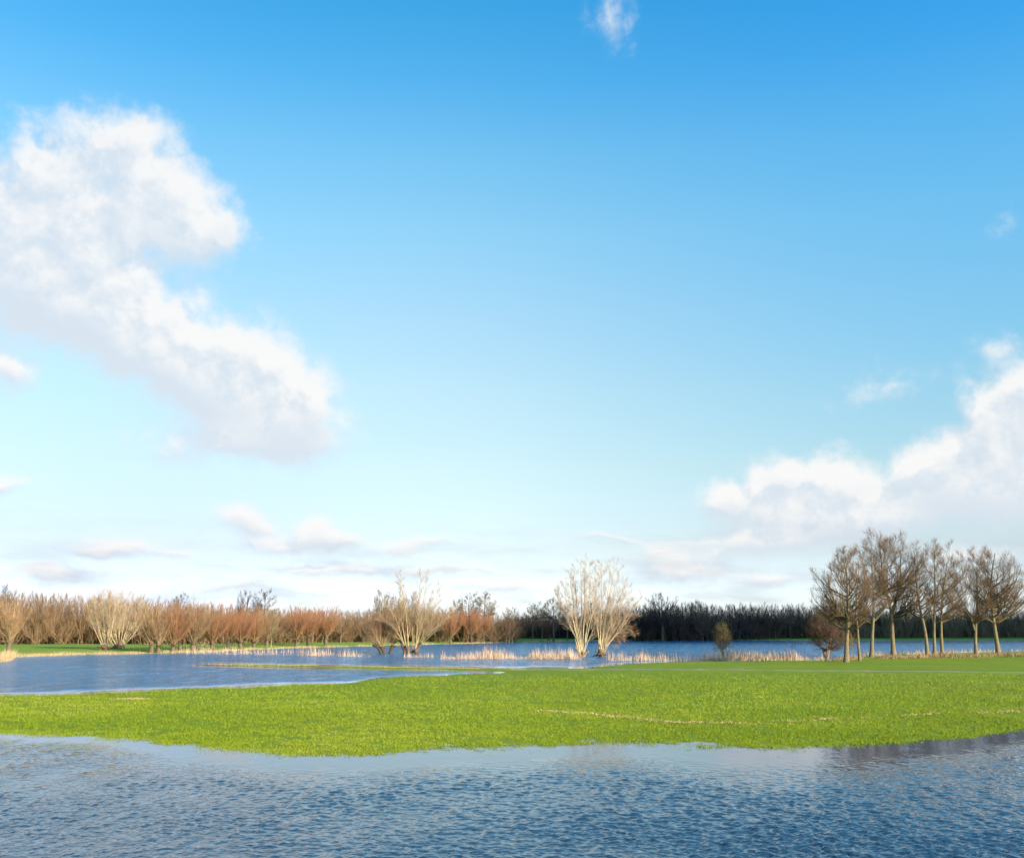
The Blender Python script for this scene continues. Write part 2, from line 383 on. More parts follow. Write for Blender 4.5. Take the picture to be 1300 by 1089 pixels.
bank = np.clip((b_ + 3) / 3, 0, 1)
go = mesh_np('ground', np.stack([X, Y, H], 1), [F], gm, {'hgt': H, 'bank': bank, 'edge': np.minimum(np.abs(m_), np.abs(b_))})
tag(go, kind='structure')

pw = np.concatenate([np.arange(319, 130, -0.3), pp[pp < 130]]); rw = np.concatenate([np.arange(8, 16, 0.25), CAMH * FPX / pw]); rw = rw[rw < 1400]
X, Y, F = sheet(rw, us[3:-3])
m_, s_, b_, px_ = shore(X, Y)
dl = -np.maximum(np.maximum(m_, s_), b_)                       # metres from the nearest land
near = Y < 60
reach = np.where(near, np.interp(px_, [0, 250, 500, 900, 1300], [4.5, 5.0, 5.0, 6.5, 9.5]), np.where(Y < 105, 4.5, 7.0))
gust = fbm(X, Y, 26.0, 3, 9)
wv = np.clip((dl + gust * reach * 0.5 - reach * 0.35) / (reach * 1.3), 0, 1); wv = wv * wv * (3 - 2 * wv)
wv = np.where(b_ > -60, np.clip(wv + 0.8, 0, 1), wv)
calm = np.exp(-((px_ - 790) / 75.0) ** 2) * ((Y > 85) & (Y < 125)); wv = wv * (1 - 0.85 * calm)

rgw = np.random.default_rng(12); Z = np.zeros_like(X)
sel = Y < 62
xs_, ys_ = X[sel], Y[sel]; zz_ = np.zeros_like(xs_)
for q_ in range(64):
    lam = 0.11 * (0.62 / 0.11) ** (rgw.random() ** 1.05); th_ = R(205) + rgw.normal() * 0.95; kk = 2 * math.pi / lam
    a_ = 0.0050 * lam ** 0.64 * (0.6 + 0.8 * rgw.random())
    ok_ = np.clip((lam / (ys_ ** 2 * 0.3 / 5104) - 2.2) / 2.5, 0, 1)
    zz_ += ok_ * a_ * np.sin(kk * (xs_ * math.sin(th_) + ys_ * math.cos(th_)) + rgw.random() * 6.28 + 1.2 * fbm(xs_, ys_, 2.5, 2, q_ % 7))
patch = 0.75 + 0.9 * fbm(xs_, ys_, 5.5, 3, 5)
Z[sel] = zz_ * wv[sel] ** 1.5 * np.clip(patch, 0.2, 1.5)
wm, nt, b = new_mat('flood_water')
P = pos(nt); wa = attr(nt, 'wave')
mp = nt.nodes.new('ShaderNodeMapping'); mp.inputs['Rotation'].default_value = (0, 0, R(24)); mp.inputs['Scale'].default_value = (1.25, 0.75, 1.0)
nt.links.new(P, mp.inputs[0]); Q = mp.outputs[0]
w1 = noise(nt, Q, 1.6, 2, 0.5, 0.6); w2 = noise(nt, Q, 4.6, 2, 0.5, 0.4)
gst = noise(nt, P, 0.05, 4, 0.6)
hh = mth(nt, 'ADD', mth(nt, 'MULTIPLY', w1, 0.45), mth(nt, 'MULTIPLY', w2, 0.19))
m2 = nt.nodes.new('ShaderNodeMapping'); m2.inputs['Scale'].default_value = (0.75, 0.22, 1.0); nt.links.new(P, m2.inputs[0])
puff = sstep(nt, noise(nt, m2.outputs[0], 0.8, 4, 0.6, 0.3), 0.34, 0.66)
amp = mth(nt, 'ADD', 0.008, mth(nt, 'MULTIPLY', mth(nt, 'POWER', wa, 1.3), mth(nt, 'MULTIPLY', mth(nt, 'ADD', 0.55, mth(nt, 'MULTIPLY', gst, 1.1)), mth(nt, 'ADD', 0.25, mth(nt, 'MULTIPLY', puff, 1.6)))))
bp = nt.nodes.new('ShaderNodeBump'); bp.inputs['Distance'].default_value = 1.0; bp.inputs['Strength'].default_value = 1.0
nt.links.new(mth(nt, 'MULTIPLY', hh, amp), bp.inputs['Height']); nt.links.new(bp.outputs[0], b.inputs['Normal'])
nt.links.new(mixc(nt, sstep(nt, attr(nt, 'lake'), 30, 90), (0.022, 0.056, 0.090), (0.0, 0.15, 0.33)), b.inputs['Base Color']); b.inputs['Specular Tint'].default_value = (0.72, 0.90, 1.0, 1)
nt.links.new(mth(nt, 'ADD', 0.03, mth(nt, 'MULTIPLY', wa, 0.08)), b.inputs['Roughness'])
b.inputs['IOR'].default_value = 1.26; b.inputs['Specular IOR Level'].default_value = 0.5
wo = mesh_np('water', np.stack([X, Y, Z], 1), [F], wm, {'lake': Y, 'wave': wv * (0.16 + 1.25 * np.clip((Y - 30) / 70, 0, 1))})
tag(wo, kind='structure')

# farm track over the meadow
def strip(name, xs, ys, width, mat, lift):
    xs, ys = np.array(xs, float), np.array(ys, float); px = np.arange(xs[0], xs[-1], 2.0); py = np.interp(px, xs, ys)
    gx, gyy = ground(px, py)
    V = []
    for k in (-0.5, -0.17, 0.17, 0.5):
        yy = gyy + k * width * (1 + 0.35 * np.interp(np.arange(len(px)), np.arange(0, len(px), 9), _rg.normal(size=len(range(0, len(px), 9)))))
        V.append(np.stack([gx, yy, np.maximum(height(gx, yy), 0.02) + (lift if abs(k) < 0.4 else -0.02)], 1))
    V = np.stack(V, 1); n = len(px); i = np.arange(n * 4).reshape(n, 4)
    F = np.stack([i[:-1, :-1], i[1:, :-1], i[1:, 1:], i[:-1, 1:]], -1).reshape(-1, 4)
    return mesh_np(name, V.reshape(-1, 3), [F], mat)
pm, nt, b = new_mat('track_gravel')
n = noise(nt, pos(nt), 1.1, 6, 0.7)
nt.links.new(mixc(nt, sstep(nt, n, 0.35, 0.65), (0.27, 0.23, 0.17), (0.19, 0.21, 0.06)), b.inputs['Base Color']); b.inputs['Roughness'].default_value = 0.95
tag(strip('path', [640, 760, 850, 1000, 1150, 1300, 1420], [851.3, 851.0, 852.6, 853.8, 855.2, 856.8, 858], 1.5, pm, 0.05), kind='structure')

# ------------------------------------------------------------------ blades: grass, reeds, straw
def blade_mat(name, stops, rough=0.8, trans=0.0):
    m, nt, b = new_mat(name)
    c = ramp(nt, attr(nt, 'rnd'), stops)
    nt.links.new(c, b.inputs['Base Color']); b.inputs['Roughness'].default_value = rough; b.inputs['Specular IOR Level'].default_value = 0.15
    return m
def blades(name, x, y, z, hgt, wid, lean, mat, rng, rnd=None, seg=1, wind=(0, 0)):
    n = len(x); a = rng.random(n) * 2 * math.pi; l = rng.random(n) * 2 * math.pi
    dx, dy = np.cos(a) * wid / 2, np.sin(a) * wid / 2
    lx = np.cos(l) * lean * hgt + wind[0] * hgt; ly = np.sin(l) * lean * hgt + wind[1] * hgt
    b0 = np.stack([x - dx, y - dy, z], 1); b1 = np.stack([x + dx, y + dy, z], 1)
    if seg == 1:
        tp = np.stack([x + lx, y + ly, z + hgt], 1)
        V = np.stack([b0, b1, tp], 1).reshape(-1, 3); F = [np.arange(3 * n).reshape(n, 3)]; k = 3
    else:
        mx = np.stack([x + lx * .35, y + ly * .35, z + hgt * .62], 1); dd = np.stack([dx, dy, 0 * dx], 1) * .8
        tp = np.stack([x + lx, y + ly, z + hgt], 1)
        V = np.stack([b0, b1, mx + dd, mx - dd, tp], 1).reshape(-1, 3); i = np.arange(n)[:, None] * 5
        F = [i + np.array([[0, 1, 2, 3]]), i + np.array([[3, 2, 4]])]; k = 5
    r = rng.random(n) if rnd is None else rnd
    return mesh_np(name, V, F, mat, {'rnd': np.repeat(r, k)}, False)

rng = np.random.default_rng(11)
# meadow grass: thick near the water, thinning with distance
n = 520000
px = rng.uniform(-60, 1360, n); py = 858 + (965 - 858) * rng.random(n) ** 0.75
x, y = ground(px, py)
x += rng.normal(size=n) * 0.05; y += rng.normal(size=n) * 0.15
m, s, b2, _ = shore(x, y); z = height(x, y)
cl = vnoise(x, y, 0.55, 2) + 0.7 * vnoise(x, y, 0.2, 4)
ok = (m > -4) & (z > -0.055 + 0.05 * rng.random(n) ** 0.5) & (cl > -0.32 + 0.25 * rng.random(n))
x, y, z, cl = x[ok], y[ok], z[ok], cl[ok]
# drowned blades that still show above the shallows
n2 = 60000; p2 = rng.uniform(-60, 1360, n2); gx2, gy2 = ground(p2, np.interp(p2, N_[0], N_[1])); y2 = gy2 - rng.exponential(0.75, n2) + 0.35; x2 = gx2 * y2 / gy2
k2 = vnoise(x2, y2 * 0.6, 1.3, 12) + 0.8 * vnoise(x2, y2, 0.35, 14) > -0.12 + 0.16 * (gy2 - y2) + 0.2 * rng.random(n2)
x = np.concatenate([x, x2[k2]]); y = np.concatenate([y, y2[k2]]); z = np.concatenate([z, np.full(k2.sum(), -0.02)]); n = len(x)
sc = np.clip(y / 34, 0.8, 2.6)
gm2 = blade_mat('grass_blade', [(0.0, (0.075, 0.105, 0.006)), (0.3, (0.155, 0.21, 0.008)), (0.7, (0.24, 0.285, 0.011)), (0.93, (0.30, 0.32, 0.03)), (1.0, (0.40, 0.33, 0.11))])
rn = np.clip(rng.random(n) * 0.75 + 0.25 * rng.random(n) + vnoise(x, y, 5, 7) * 0.35, 0, 1)
tag(blades('meadow_grass', x, y, z - 0.01, (0.035 + 0.05 * rng.random(n)) * sc ** 0.5, 0.014 * sc * (0.6 + rng.random(n)), 0.55, gm2, rng, rn),
    'short yellow-green grass covering the meadow between the two flooded parts', 'grass', kind='stuff')

reed_m = blade_mat('reed_straw', [(0.0, (0.34, 0.20, 0.10)), (0.5, (0.56, 0.37, 0.22)), (1.0, (0.74, 0.56, 0.42))])
straw_m = blade_mat('dry_straw', [(0.0, (0.25, 0.15, 0.06)), (0.5, (0.52, 0.36, 0.18)), (1.0, (0.66, 0.50, 0.30))])
def reeds(name, x0, x1, y0, y1, n, hgt, label, seed, patch=0.0, wid=0.035):
    rng = np.random.default_rng(seed)
    px = rng.uniform(x0, x1, n); py = np.interp(px, [x0, x1], y0 if isinstance(y0, tuple) else (y0, y0)) - (y1) * rng.random(n) ** 1.6
    x, y = ground(px, py)
    cl = vnoise(x, y * 0.3, 3.0, seed) + 0.8 * vnoise(x, y * 0.3, 0.9, seed + 3)
    edge = np.minimum(px - x0, x1 - px) / (0.12 * (x1 - x0))
    ok = cl > patch + 0.5 * rng.random(n) - 0.3 + np.clip(0.6 - edge, 0, 1)
    short = ~ok & (rng.random(n) < 0.55) & (edge > 0.15); kp = ok | short; short = short[kp]
    x, y, cl = x[kp], y[kp], cl[kp]; n = len(x)
    h = np.where(short, 0.55, 1.0) * hgt * (0.18 + 0.80 * rng.random(n) ** 2.4) * (0.5 + 1.0 * np.clip(cl + 0.25, 0, 1))
    z = np.minimum(np.maximum(height(x, y), -0.1), 0.3) - 0.02
    return tag(blades(name, x, y, z, h, wid * (0.7 + 0.6 * rng.random(n)), 0.10, reed_m, rng, seg=2, wind=(-0.06, 0)), label, 'reeds', kind='stuff')
reeds('reed_bed', 232, 475, (829.5, 834.0), 5.0, 4200, 1.45, 'sparse pale reeds in the water before the left bank of pollard willows', 21, 0.12)
reeds('reed_bed', 556, 742, 836.6, 2.4, 6500, 1.75, 'long bed of pinkish straw reeds between the flooded pollards and the white willows', 22, 0.0)
reeds('reed_bed', 770, 1056, (838.6, 839.0), 2.4, 8500, 1.6, 'bed of pinkish straw reeds along the meadow edge around the ivy-clad young tree', 23, -0.05)
reeds('reed_bed', 1056, 1330, (836.5, 830.2), 1.6, 5200, 0.9, 'low pale pink reeds at the water behind the row of tall bare trees', 24, 0.0)
reeds('reed_bed', 510, 552, 834.5, 1.5, 500, 0.8, 'small thin tuft of reeds right of the big flooded pollard willow', 25, 0.05)

def dry_edge(name, x0, x1, yfun, d0, d1, n, hgt, label, seed, mat=straw_m, cat='dry grass', wid=0.05):
    rng = np.random.default_rng(seed)
    px = rng.uniform(x0, x1, n); gx, g0 = ground(px, np.interp(px, yfun[0], yfun[1])); y = g0 + d0 + (d1 - d0) * rng.random(n)
    x = gx * y / g0
    z = height(x, y); cl = vnoise(x, y, 2.5, seed)
    ok = (cl > -0.36 + 0.3 * rng.random(n)) & (z > -0.05); x, y, z, cl = x[ok], y[ok], z[ok], cl[ok]; n = len(x)
    h = hgt * (0.35 + 0.65 * rng.random(n)) * (0.8 + cl)
    return tag(blades(name, x, y, z - 0.02, h, wid * (0.6 + 0.8 * rng.random(n)), 0.4, mat, rng), label, cat, kind='stuff')
dry_edge('dry_grass', -60, 700, B_, -0.8, 3.5, 16000, 0.55, 'strip of pale straw-coloured grass along the left bank under the pollard willows', 31)
dry_edge('dry_grass', 700, 1360, B_, 0, 4.5, 7000, 0.5, 'thin strip of dull dry grass at the foot of the dark far wood', 32, wid=0.09)
dry_edge('dry_grass', -60, 19, ([-60, 0, 14, 20], [842, 840, 838.5, 836.5]), 0, 14, 5000, 1.1, 'tuft of tall dry straw on the small spit at the left edge', 33)
dry_edge('dry_grass', 1050, 1350, ([1050, 1350], [840.6, 840.2]), 0, 5.5, 9000, 0.6, 'belt of rough brown grass along the foot of the row of tall bare trees', 34,
         blade_mat('rough_grass', [(0.0, (0.12, 0.07, 0.03)), (0.5, (0.34, 0.22, 0.09)), (1.0, (0.5, 0.36, 0.2))]))
dry_edge('dry_grass', 236, 668, S_, -1.2, 1.8, 4500, 0.16, 'low brownish grass on the narrow spit between the two pools', 35,
         blade_mat('spit_grass', [(0.0, (0.2, 0.2, 0.03)), (0.5, (0.4, 0.33, 0.09)), (1.0, (0.55, 0.42, 0.2))]))
# line of washed-up straw over the meadow, and a bare patch on the left
rng = np.random.default_rng(41); n = 3800
px = np.concatenate([rng.uniform(680, 1400, n), 168 + rng.normal(size=700) * 11]); py = np.concatenate([np.interp(px[:n], [660, 700, 760, 850, 900, 950, 1100, 1200, 1300, 1400], [905, 907, 911, 919.5, 921.5, 921.5, 914, 909, 905.5, 902]) + rng.normal(size=n) * 0.8, 889.5 + rng.normal(size=700) * 0.55])
x, y = ground(px, py); keep = (vnoise(x, y, 1.5, 8) + 0.5 * vnoise(x, y, 0.4, 9) > -0.14) | (px < 300)
x, y = x[keep], y[keep]; n = len(x); z = height(x, y) + 0.03
tag(blades('straw_litter', x, y, z, 0.012 + 0.03 * rng.random(n), 0.07 * (0.5 + rng.random(n)), 0.9, blade_mat('litter', [(0, (0.28, 0.2, 0.06)), (1, (0.58, 0.44, 0.2))]), rng),
    'thin washed-up line of pale straw lying across the green meadow', 'straw', kind='stuff')

# ------------------------------------------------------------------ bark kinds
M_trunk = bark('brown_bark', (0.25, 0.185, 0.095), (0.14, 0.105, 0.06), (0.16, 0.12, 0.08), 0.45, 5)
M_twigs = bark('brown_twigs', (0.14, 0.115, 0.055), (0.14, 0.11, 0.058), (0.24, 0.145, 0.08), 0.6, 3)
M_dark = bark('dark_bark', (0.10, 0.075, 0.05), (0.11, 0.08, 0.055), (0.14, 0.095, 0.065), 0.6, 5)
M_pale = bark('pale_willow_bark', (0.62, 0.47, 0.26), (0.64, 0.50, 0.31), (0.62, 0.44, 0.28), 0.76, 2.5)
M_gold = bark('yellow_willow_bark', (0.50, 0.39, 0.19), (0.54, 0.41, 0.21), (0.54, 0.37, 0.21), 0.75, 2.5)
M_poll = bark('pollard_trunk_bark', (0.20, 0.135, 0.085), (0.28, 0.18, 0.10), (0.30, 0.2, 0.1), 0.35, 7)
M_shoot = bark('orange_willow_shoots', (0.34, 0.235, 0.10), (0.34, 0.20, 0.085), (0.43, 0.185, 0.09), 0.7, 2)
M_tan = bark('tan_willow_shoots', (0.43, 0.32, 0.16), (0.42, 0.29, 0.14), (0.45, 0.27, 0.14), 0.7, 2)
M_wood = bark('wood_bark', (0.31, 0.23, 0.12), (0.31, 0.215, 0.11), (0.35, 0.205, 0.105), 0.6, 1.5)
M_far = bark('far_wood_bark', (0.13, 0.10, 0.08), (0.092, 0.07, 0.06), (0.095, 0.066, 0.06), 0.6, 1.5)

def gz(x, y): return float(height(np.array([x]), np.array([y]))[0])
def root_at(name, px, py, label, cat, group=None):
    """a thing standing where this place of the picture meets the ground"""
    z = 0.15
    for _ in range(4):
        x, y = ground(px, py, z); z = gz(float(x), float(y))
    o = empty(name, (float(x), float(y), z)); tag(o, label, cat, group)
    return o, np.array([float(x), float(y), z])

def knob(w, rng, c, r, tw=0.0, squash=0.8):
    """a gnarled swelling: a lumpy closed ring stack"""
    n = 7; t = np.linspace(-1, 1, n); P = np.zeros((1, n, 3)); P[0, :, 2] = t * r * squash; P[0] += c
    P[0, 1:-1, :2] += rng.normal(size=(n - 2, 2)) * r * 0.08
    Rr = r * np.sqrt(np.maximum(1 - t * t * 0.97, 0.01)) * (0.9 + 0.25 * rng.random(n))
    w.add(P, Rr[None], 9, tw, rng)

# ------------------------------------------------------------------ tall bare trees with domed crowns
def tall_tree(name, base, stems, crown, r, label, cat, group, seed, limbs=13, sub=(8, 7, 6), mt=None, mc=None, fork=None, low=0.28, fine=1.0, deep=0.8, up=0.5, extra=()):
    """base px; stems: list of lists of px points (the first starts at the base); crown: px centre x, top y, bottom y, half width"""
    rng = np.random.default_rng(seed)
    o, B = root_at(name, base[0], base[1], label, cat, group)
    D = B[1]; k = D / FPX
    cxp, ty, by, hw = crown
    top = on_plane(cxp, ty, D) - B; bot = on_plane(cxp, by, D) - B; side = hw * k * 1.02
    c = (top + bot) / 2; e = np.array([side, side * deep, (top[2] - bot[2]) / 2]); env = (c, e)
    tw_, cw = Wood(), Wood()
    allP, allR = [], []
    for si, st in enumerate(stems):
        pts = [on_plane(p[0], p[1], D) - B for p in st]
        if si == 0: pts = [np.array([0, 0, -0.3])] + pts[1:]
        off = rng.normal() * 0.3
        for j in range(1, len(pts)): pts[j][1] += off * j / len(pts) * (si > 0) * 3
        n = 14; pts[-1] = pts[-1] * 0.5 + pts[-2] * 0.5 if len(pts) > 2 else pts[-1]; P = chain(pts, n, rng, 0.035)
        L = np.linalg.norm(np.diff(P, axis=0), axis=1).sum(); t = np.linspace(0, 1, n)
        rs = r if si == 0 else r * st_r(st, stems, r)
        Rr = rs * (1 - 0.86 * t ** 0.9)
        if si == 0: Rr[0] *= 1.55; Rr[1] *= 1.08
        tw_.add(P[None], Rr[None], 12, (0.25 * t)[None], rng, 0.1)
        allP.append(P); allR.append(Rr)
    P = np.stack(allP); Rr = np.stack(allR)
    a, ar = [], []
    for i in range(len(P)):
        t0 = low if i == 0 else 0.12
        q, qr = dome_limbs(rng, P[i], Rr[i], (limbs * 2 if i == 0 else limbs), env, max(P[i][0, 2] + 0.3, t0 * P[i][-1, 2]), slope=0.75 + 0.5 * up, rr=0.56)
        a.append(q); ar.append(qr)
    for (pts, rr_) in extra:
        q = chain([on_plane(p[0], p[1], D) - B for p in pts], 9, rng, 0.05)
        a.append(q[None]); ar.append((rr_ * (1 - 0.8 * np.linspace(0, 1, 9)))[None])
    a = np.concatenate(a); ar = np.concatenate(ar)
    cw.add(a, ar, 6, 0.3, rng)
    src, sr = np.concatenate([a]), np.concatenate([ar])
    b1, r1 = grow(rng, src, sr, sub[0] - 1, 0.12, 0.97, (24, 52), 0.52, 7, up * 0.45, 0.075, 0.55, 0.012, env, 0.3)
    l1, lr1 = grow(rng, P, Rr, 12, 0.3, 1.0, (30, 65), 1, 5, up, 0.08, 0.25, 0.012, env, 0.3, absL=1.5)
    cw.add(b1, r1, 4, 0.5, rng); cw.add(l1, lr1, 4, 0.5, rng)
    b2, r2 = grow(rng, b1, r1, sub[1] - 1, 0.1, 0.97, (22, 48), 0.55, 5, up * 0.45, 0.08, 0.65, 0.0085, env, 0.4)
    b2b, r2b = grow(rng, l1, lr1, 5, 0.2, 1.0, (20, 52), 0.6, 4, up * 0.6, 0.10, 0.7, 0.0095, env, 0.4)
    cw.add(b2, r2, 3, 0.72, rng); cw.add(b2b, r2b, 3, 0.72, rng)
    b3, r3 = grow(rng, b2, r2, max(sub[2] - 1, 2), 0.15, 1.0, (16, 42), 1, 3, 0.3, 0.08, 0.7, 0.0066 * fine, None, 0.55, absL=0.8)
    cw.add(b3, r3, 3, 1.0, rng)
    tw_.build('trunk', mt or M_trunk, o); cw.build('crown', mc or M_twigs, o)
    return o
def sheaf(cx, cy, n, a0, a1, L0, L1, k, rng):
    """extra thin stems of a willow: px polylines fanning out from its head"""
    out = []
    for i in range(n):
        a = math.radians(a0 + (a1 - a0) * (i + rng.random()) / n); L = L0 + (L1 - L0) * rng.random()
        m = (cx + math.sin(a * 1.15) * L * 0.5, cy - math.cos(a) * L * 0.5)
        out.append([(cx + math.sin(a) * 2, cy - 2), m, (m[0] + math.sin(a * 0.8) * L * 0.5, m[1] - math.cos(a * 0.8) * L * 0.5), k])
    return out
def st_r(st, stems, r): return 0.62

RG = 'row of tall bare trees on the lake bank'
def T(px, py): return (px, py)
tall_tree('tall_tree', (1074.5, 840.2), [[(1074.5, 840), (1075, 812), (1077, 785), (1076, 750), (1074, 715), (1072, 696)]], (1072, 683, 803, 45), 0.30,
          'leftmost tall bare tree of the bank row, with a long low branch reaching left', 'tree', RG, 101, 17, (8, 7, 6), up=0.55,
          extra=[([(1077, 789), (1072, 783), (1066, 779), (1050, 778), (1036, 776)], 0.11)])
tall_tree('tall_tree', (1091.5, 838.3), [[(1091.5, 838), (1089, 812), (1087, 790), (1086, 765), (1088, 735), (1090, 712)]], (1090, 703, 800, 26), 0.19,
          'slim leaning bare tree just right of the leftmost one of the bank row', 'tree', RG, 102, 10, (6, 6, 5))
tall_tree('tall_tree', (1106.3, 834), [[(1106.3, 834), (1108, 805), (1110, 780), (1109, 745), (1106, 710), (1105, 682)]], (1106, 671, 800, 34), 0.27,
          'straight bare tree with mossy trunk, third stout one from the left in the bank row', 'tree', RG, 103, 13, (7, 7, 6))
tall_tree('tall_tree', (1134.5, 832.6), [[(1134.5, 832.6), (1132.5, 808), (1133, 788), (1131, 768), (1124, 748), (1119, 720), (1118, 680)],
          [(1133, 780), (1138, 762), (1144, 742), (1147, 715), (1147, 682)], [(1126, 756), (1116, 735), (1108, 712)]], (1136, 660, 792, 44), 0.33,
          'tallest bare tree of the bank row, its dark trunk forked into two main limbs', 'tree', RG, 104, 12, (8, 7, 6), up=0.5, low=0.33,
          extra=[([(1134, 784), (1142, 782), (1150, 783), (1160, 783)], 0.08), ([(1139, 762), (1148, 757), (1155, 758), (1163, 753)], 0.12)])
tall_tree('tall_tree', (1177.3, 832.4), [[(1177.3, 832.4), (1176, 808), (1172, 790), (1167, 770), (1164, 740), (1161, 705), (1160, 688)]], (1163, 677, 802, 33), 0.25,
          'bare tree with bent trunk leaning left, next to the forked tallest one', 'tree', RG, 105, 12, (7, 6, 5))
tall_tree('tall_tree', (1186.3, 832.2), [[(1186.3, 832.2), (1186, 805), (1187, 775), (1188, 745), (1186, 710), (1187, 690)]], (1187, 676, 798, 33), 0.23,
          'pale-trunked straight bare tree in the middle of the close group of three', 'tree', RG, 106, 12, (7, 7, 6))
tall_tree('tall_tree', (1197, 832.1), [[(1197, 832.1), (1194.5, 808), (1194, 785), (1196, 755), (1201, 725), (1204, 700)]], (1206, 684, 800, 32), 0.24,
          'dark-trunked bare tree on the right of the close group of three', 'tree', RG, 107, 12, (7, 7, 5),
          extra=[([(1194.5, 784), (1202, 779), (1212, 776), (1225, 776)], 0.09)])
tall_tree('tall_tree', (1239.5, 831.2), [[(1239.5, 831.2), (1238, 806), (1240, 780), (1240, 750), (1239, 720), (1238, 705)], [(1237.5, 800), (1232, 780), (1222, 762), (1212, 745)]], (1236, 693, 806, 36), 0.25,
          'second bare tree from the right end of the bank row, its trunk forking low', 'tree', RG, 108, 12, (7, 7, 6))
tall_tree('tall_tree', (1267.8, 830.6), [[(1267.8, 830.6), (1264.5, 808), (1261, 785), (1258, 762), (1258, 735), (1262, 708), (1264, 695)],
          [(1259, 775), (1266, 768), (1276, 762), (1288, 757)]], (1266, 684, 797, 40), 0.31,
          'rightmost tall bare tree of the bank row, trunk leaning left under a spreading crown', 'tree', RG, 109, 14, (8, 7, 6),
          extra=[([(1262, 792), (1266, 788), (1268.5, 784)], 0.09)])

# ------------------------------------------------------------------ willows: stems fanning from a short stump
def willow(name, base, stems, stump, label, group=None, seed=1, k1=18, k2=6, k3=0, lean=None, mt=None, mc=None, r=0.13, tl=1.5, cat='willow', fine=1.0, up=0.35, ang=(14, 42), heads=None):
    """stems: px polylines in the plane of the tree with a depth spread; stump: list of (px polyline, radius)"""
    rng = np.random.default_rng(seed)
    o, B = root_at(name, base[0], base[1], label, cat, group); D = B[1]
    tr, cw = Wood(), Wood()
    for pts, rad in stump:
        p = [on_plane(a, b, D) - B for a, b in pts]; p[0][2] -= 0.5
        P = chain(p, 9, rng, 0.05); t = np.linspace(0, 1, 9)
        Rr = rad * (1.25 - 0.35 * t + 0.18 * rng.normal(size=9) * 0.5); Rr[-1] *= 1.25
        tr.add(P[None], Rr[None], 12, 0.0, rng, 0.3)
        knob(tr, rng, P[-1], Rr[-1] * 1.15)
        for _ in range(5): knob(tr, rng, P[-1] + rng.normal(size=3) * Rr[-1] * np.array([.8, .8, .35]), Rr[-1] * 0.55)
    Ps, Rs = [], []
    for st in stems:
        rr_ = r * (0.75 + 0.5 * rng.random())
        if isinstance(st[-1], float): rr_ = r * st[-1]; st = st[:-1]
        p = [on_plane(a, b, D) - B for a, b in st]; off = rng.normal() * 1.0
        for j in range(1, len(p)): p[j][1] += off * j / (len(p) - 1)
        Ps.append(chain(p, 10, rng, 0.03)); Rs.append(rr_ * (1 - 0.85 * np.linspace(0, 1, 10)))
    P = np.stack(Ps); Rr = np.stack(Rs)
    cw.add(P, Rr, 8, np.repeat((0.35 * np.linspace(0, 1, 10))[None], len(P), 0), rng, None)
    a, ar = grow(rng, P, Rr, int(k1 * 1.15), 0.25, 1.0, (ang[0] + 4, ang[1] + 8), 1, 6, up, 0.06, 0.42, 0.011 * fine, None, 0.3, absL=tl * 1.75, tfall=0.62)
    cw.add(a, ar, 4, 0.55, rng)
    b1, br = grow(rng, a, ar, k2, 0.15, 1.0, (18, 45), 0.5, 4, up, 0.07, 0.7, 0.0085 * fine, None, 0.45)
    cw.add(b1, br, 3, 0.85, rng)
    if k3:
        c1, cr = grow(rng, b1, br, k3 + 1, 0.2, 1.0, (16, 40), 1, 3, up, 0.07, 0.8, 0.0075 * fine, None, 0.5, absL=0.6)
        cw.add(c1, cr, 3, 1.0, rng)
    tr.build('trunk', mt or M_poll, o); cw.build('crown', mc or M_pale, o)
    return o
willow('white_willow', (738.8, 838.3), [
    [(734, 828), (731, 810), (727, 795), (720, 782), (710, 765), (706, 750), 1.0], [(736, 828), (733, 800), (729, 775), (726, 750), (722, 728)],
    [(738, 826), (737, 800), (739, 770), (738, 740), (737, 714), 1.1], [(740, 827), (741, 800), (743, 770), (743, 735), (744, 711)],
    [(741, 827), (745, 795), (749, 765), (749, 730), (748, 708), 1.2], [(741, 828), (747, 800), (753, 770), (757, 745), (758, 725), 0.8],
    [(736, 827), (730, 800), (726, 780), (716, 755), (714, 735), 0.8], [(737, 828), (735, 795), (732, 765), (731, 735), (730, 718)],
    [(742, 828), (747, 812), (753, 800), (757, 785), 0.5]] + sheaf(739, 826, 8, -30, 14, 72, 110, 0.55, np.random.default_rng(51)),
    [([(738.8, 839), (739.5, 834), (740.5, 829)], 0.33), ([(739.5, 834), (735, 829), (731, 823)], 0.2), ([(739.5, 834), (742, 828)], 0.25)],
    'white-stemmed many-stemmed willow standing in shallow water, left one of the tall pair', 'tall white willows at the water edge', 201, 13, 6, 3, ang=(20, 50), up=0.28, r=0.095, mt=bark('willow_butt_bark', (0.36, 0.24, 0.13), (0.3, 0.2, 0.1), (0.3, 0.2, 0.1), 0.35, 7), tl=1.35)
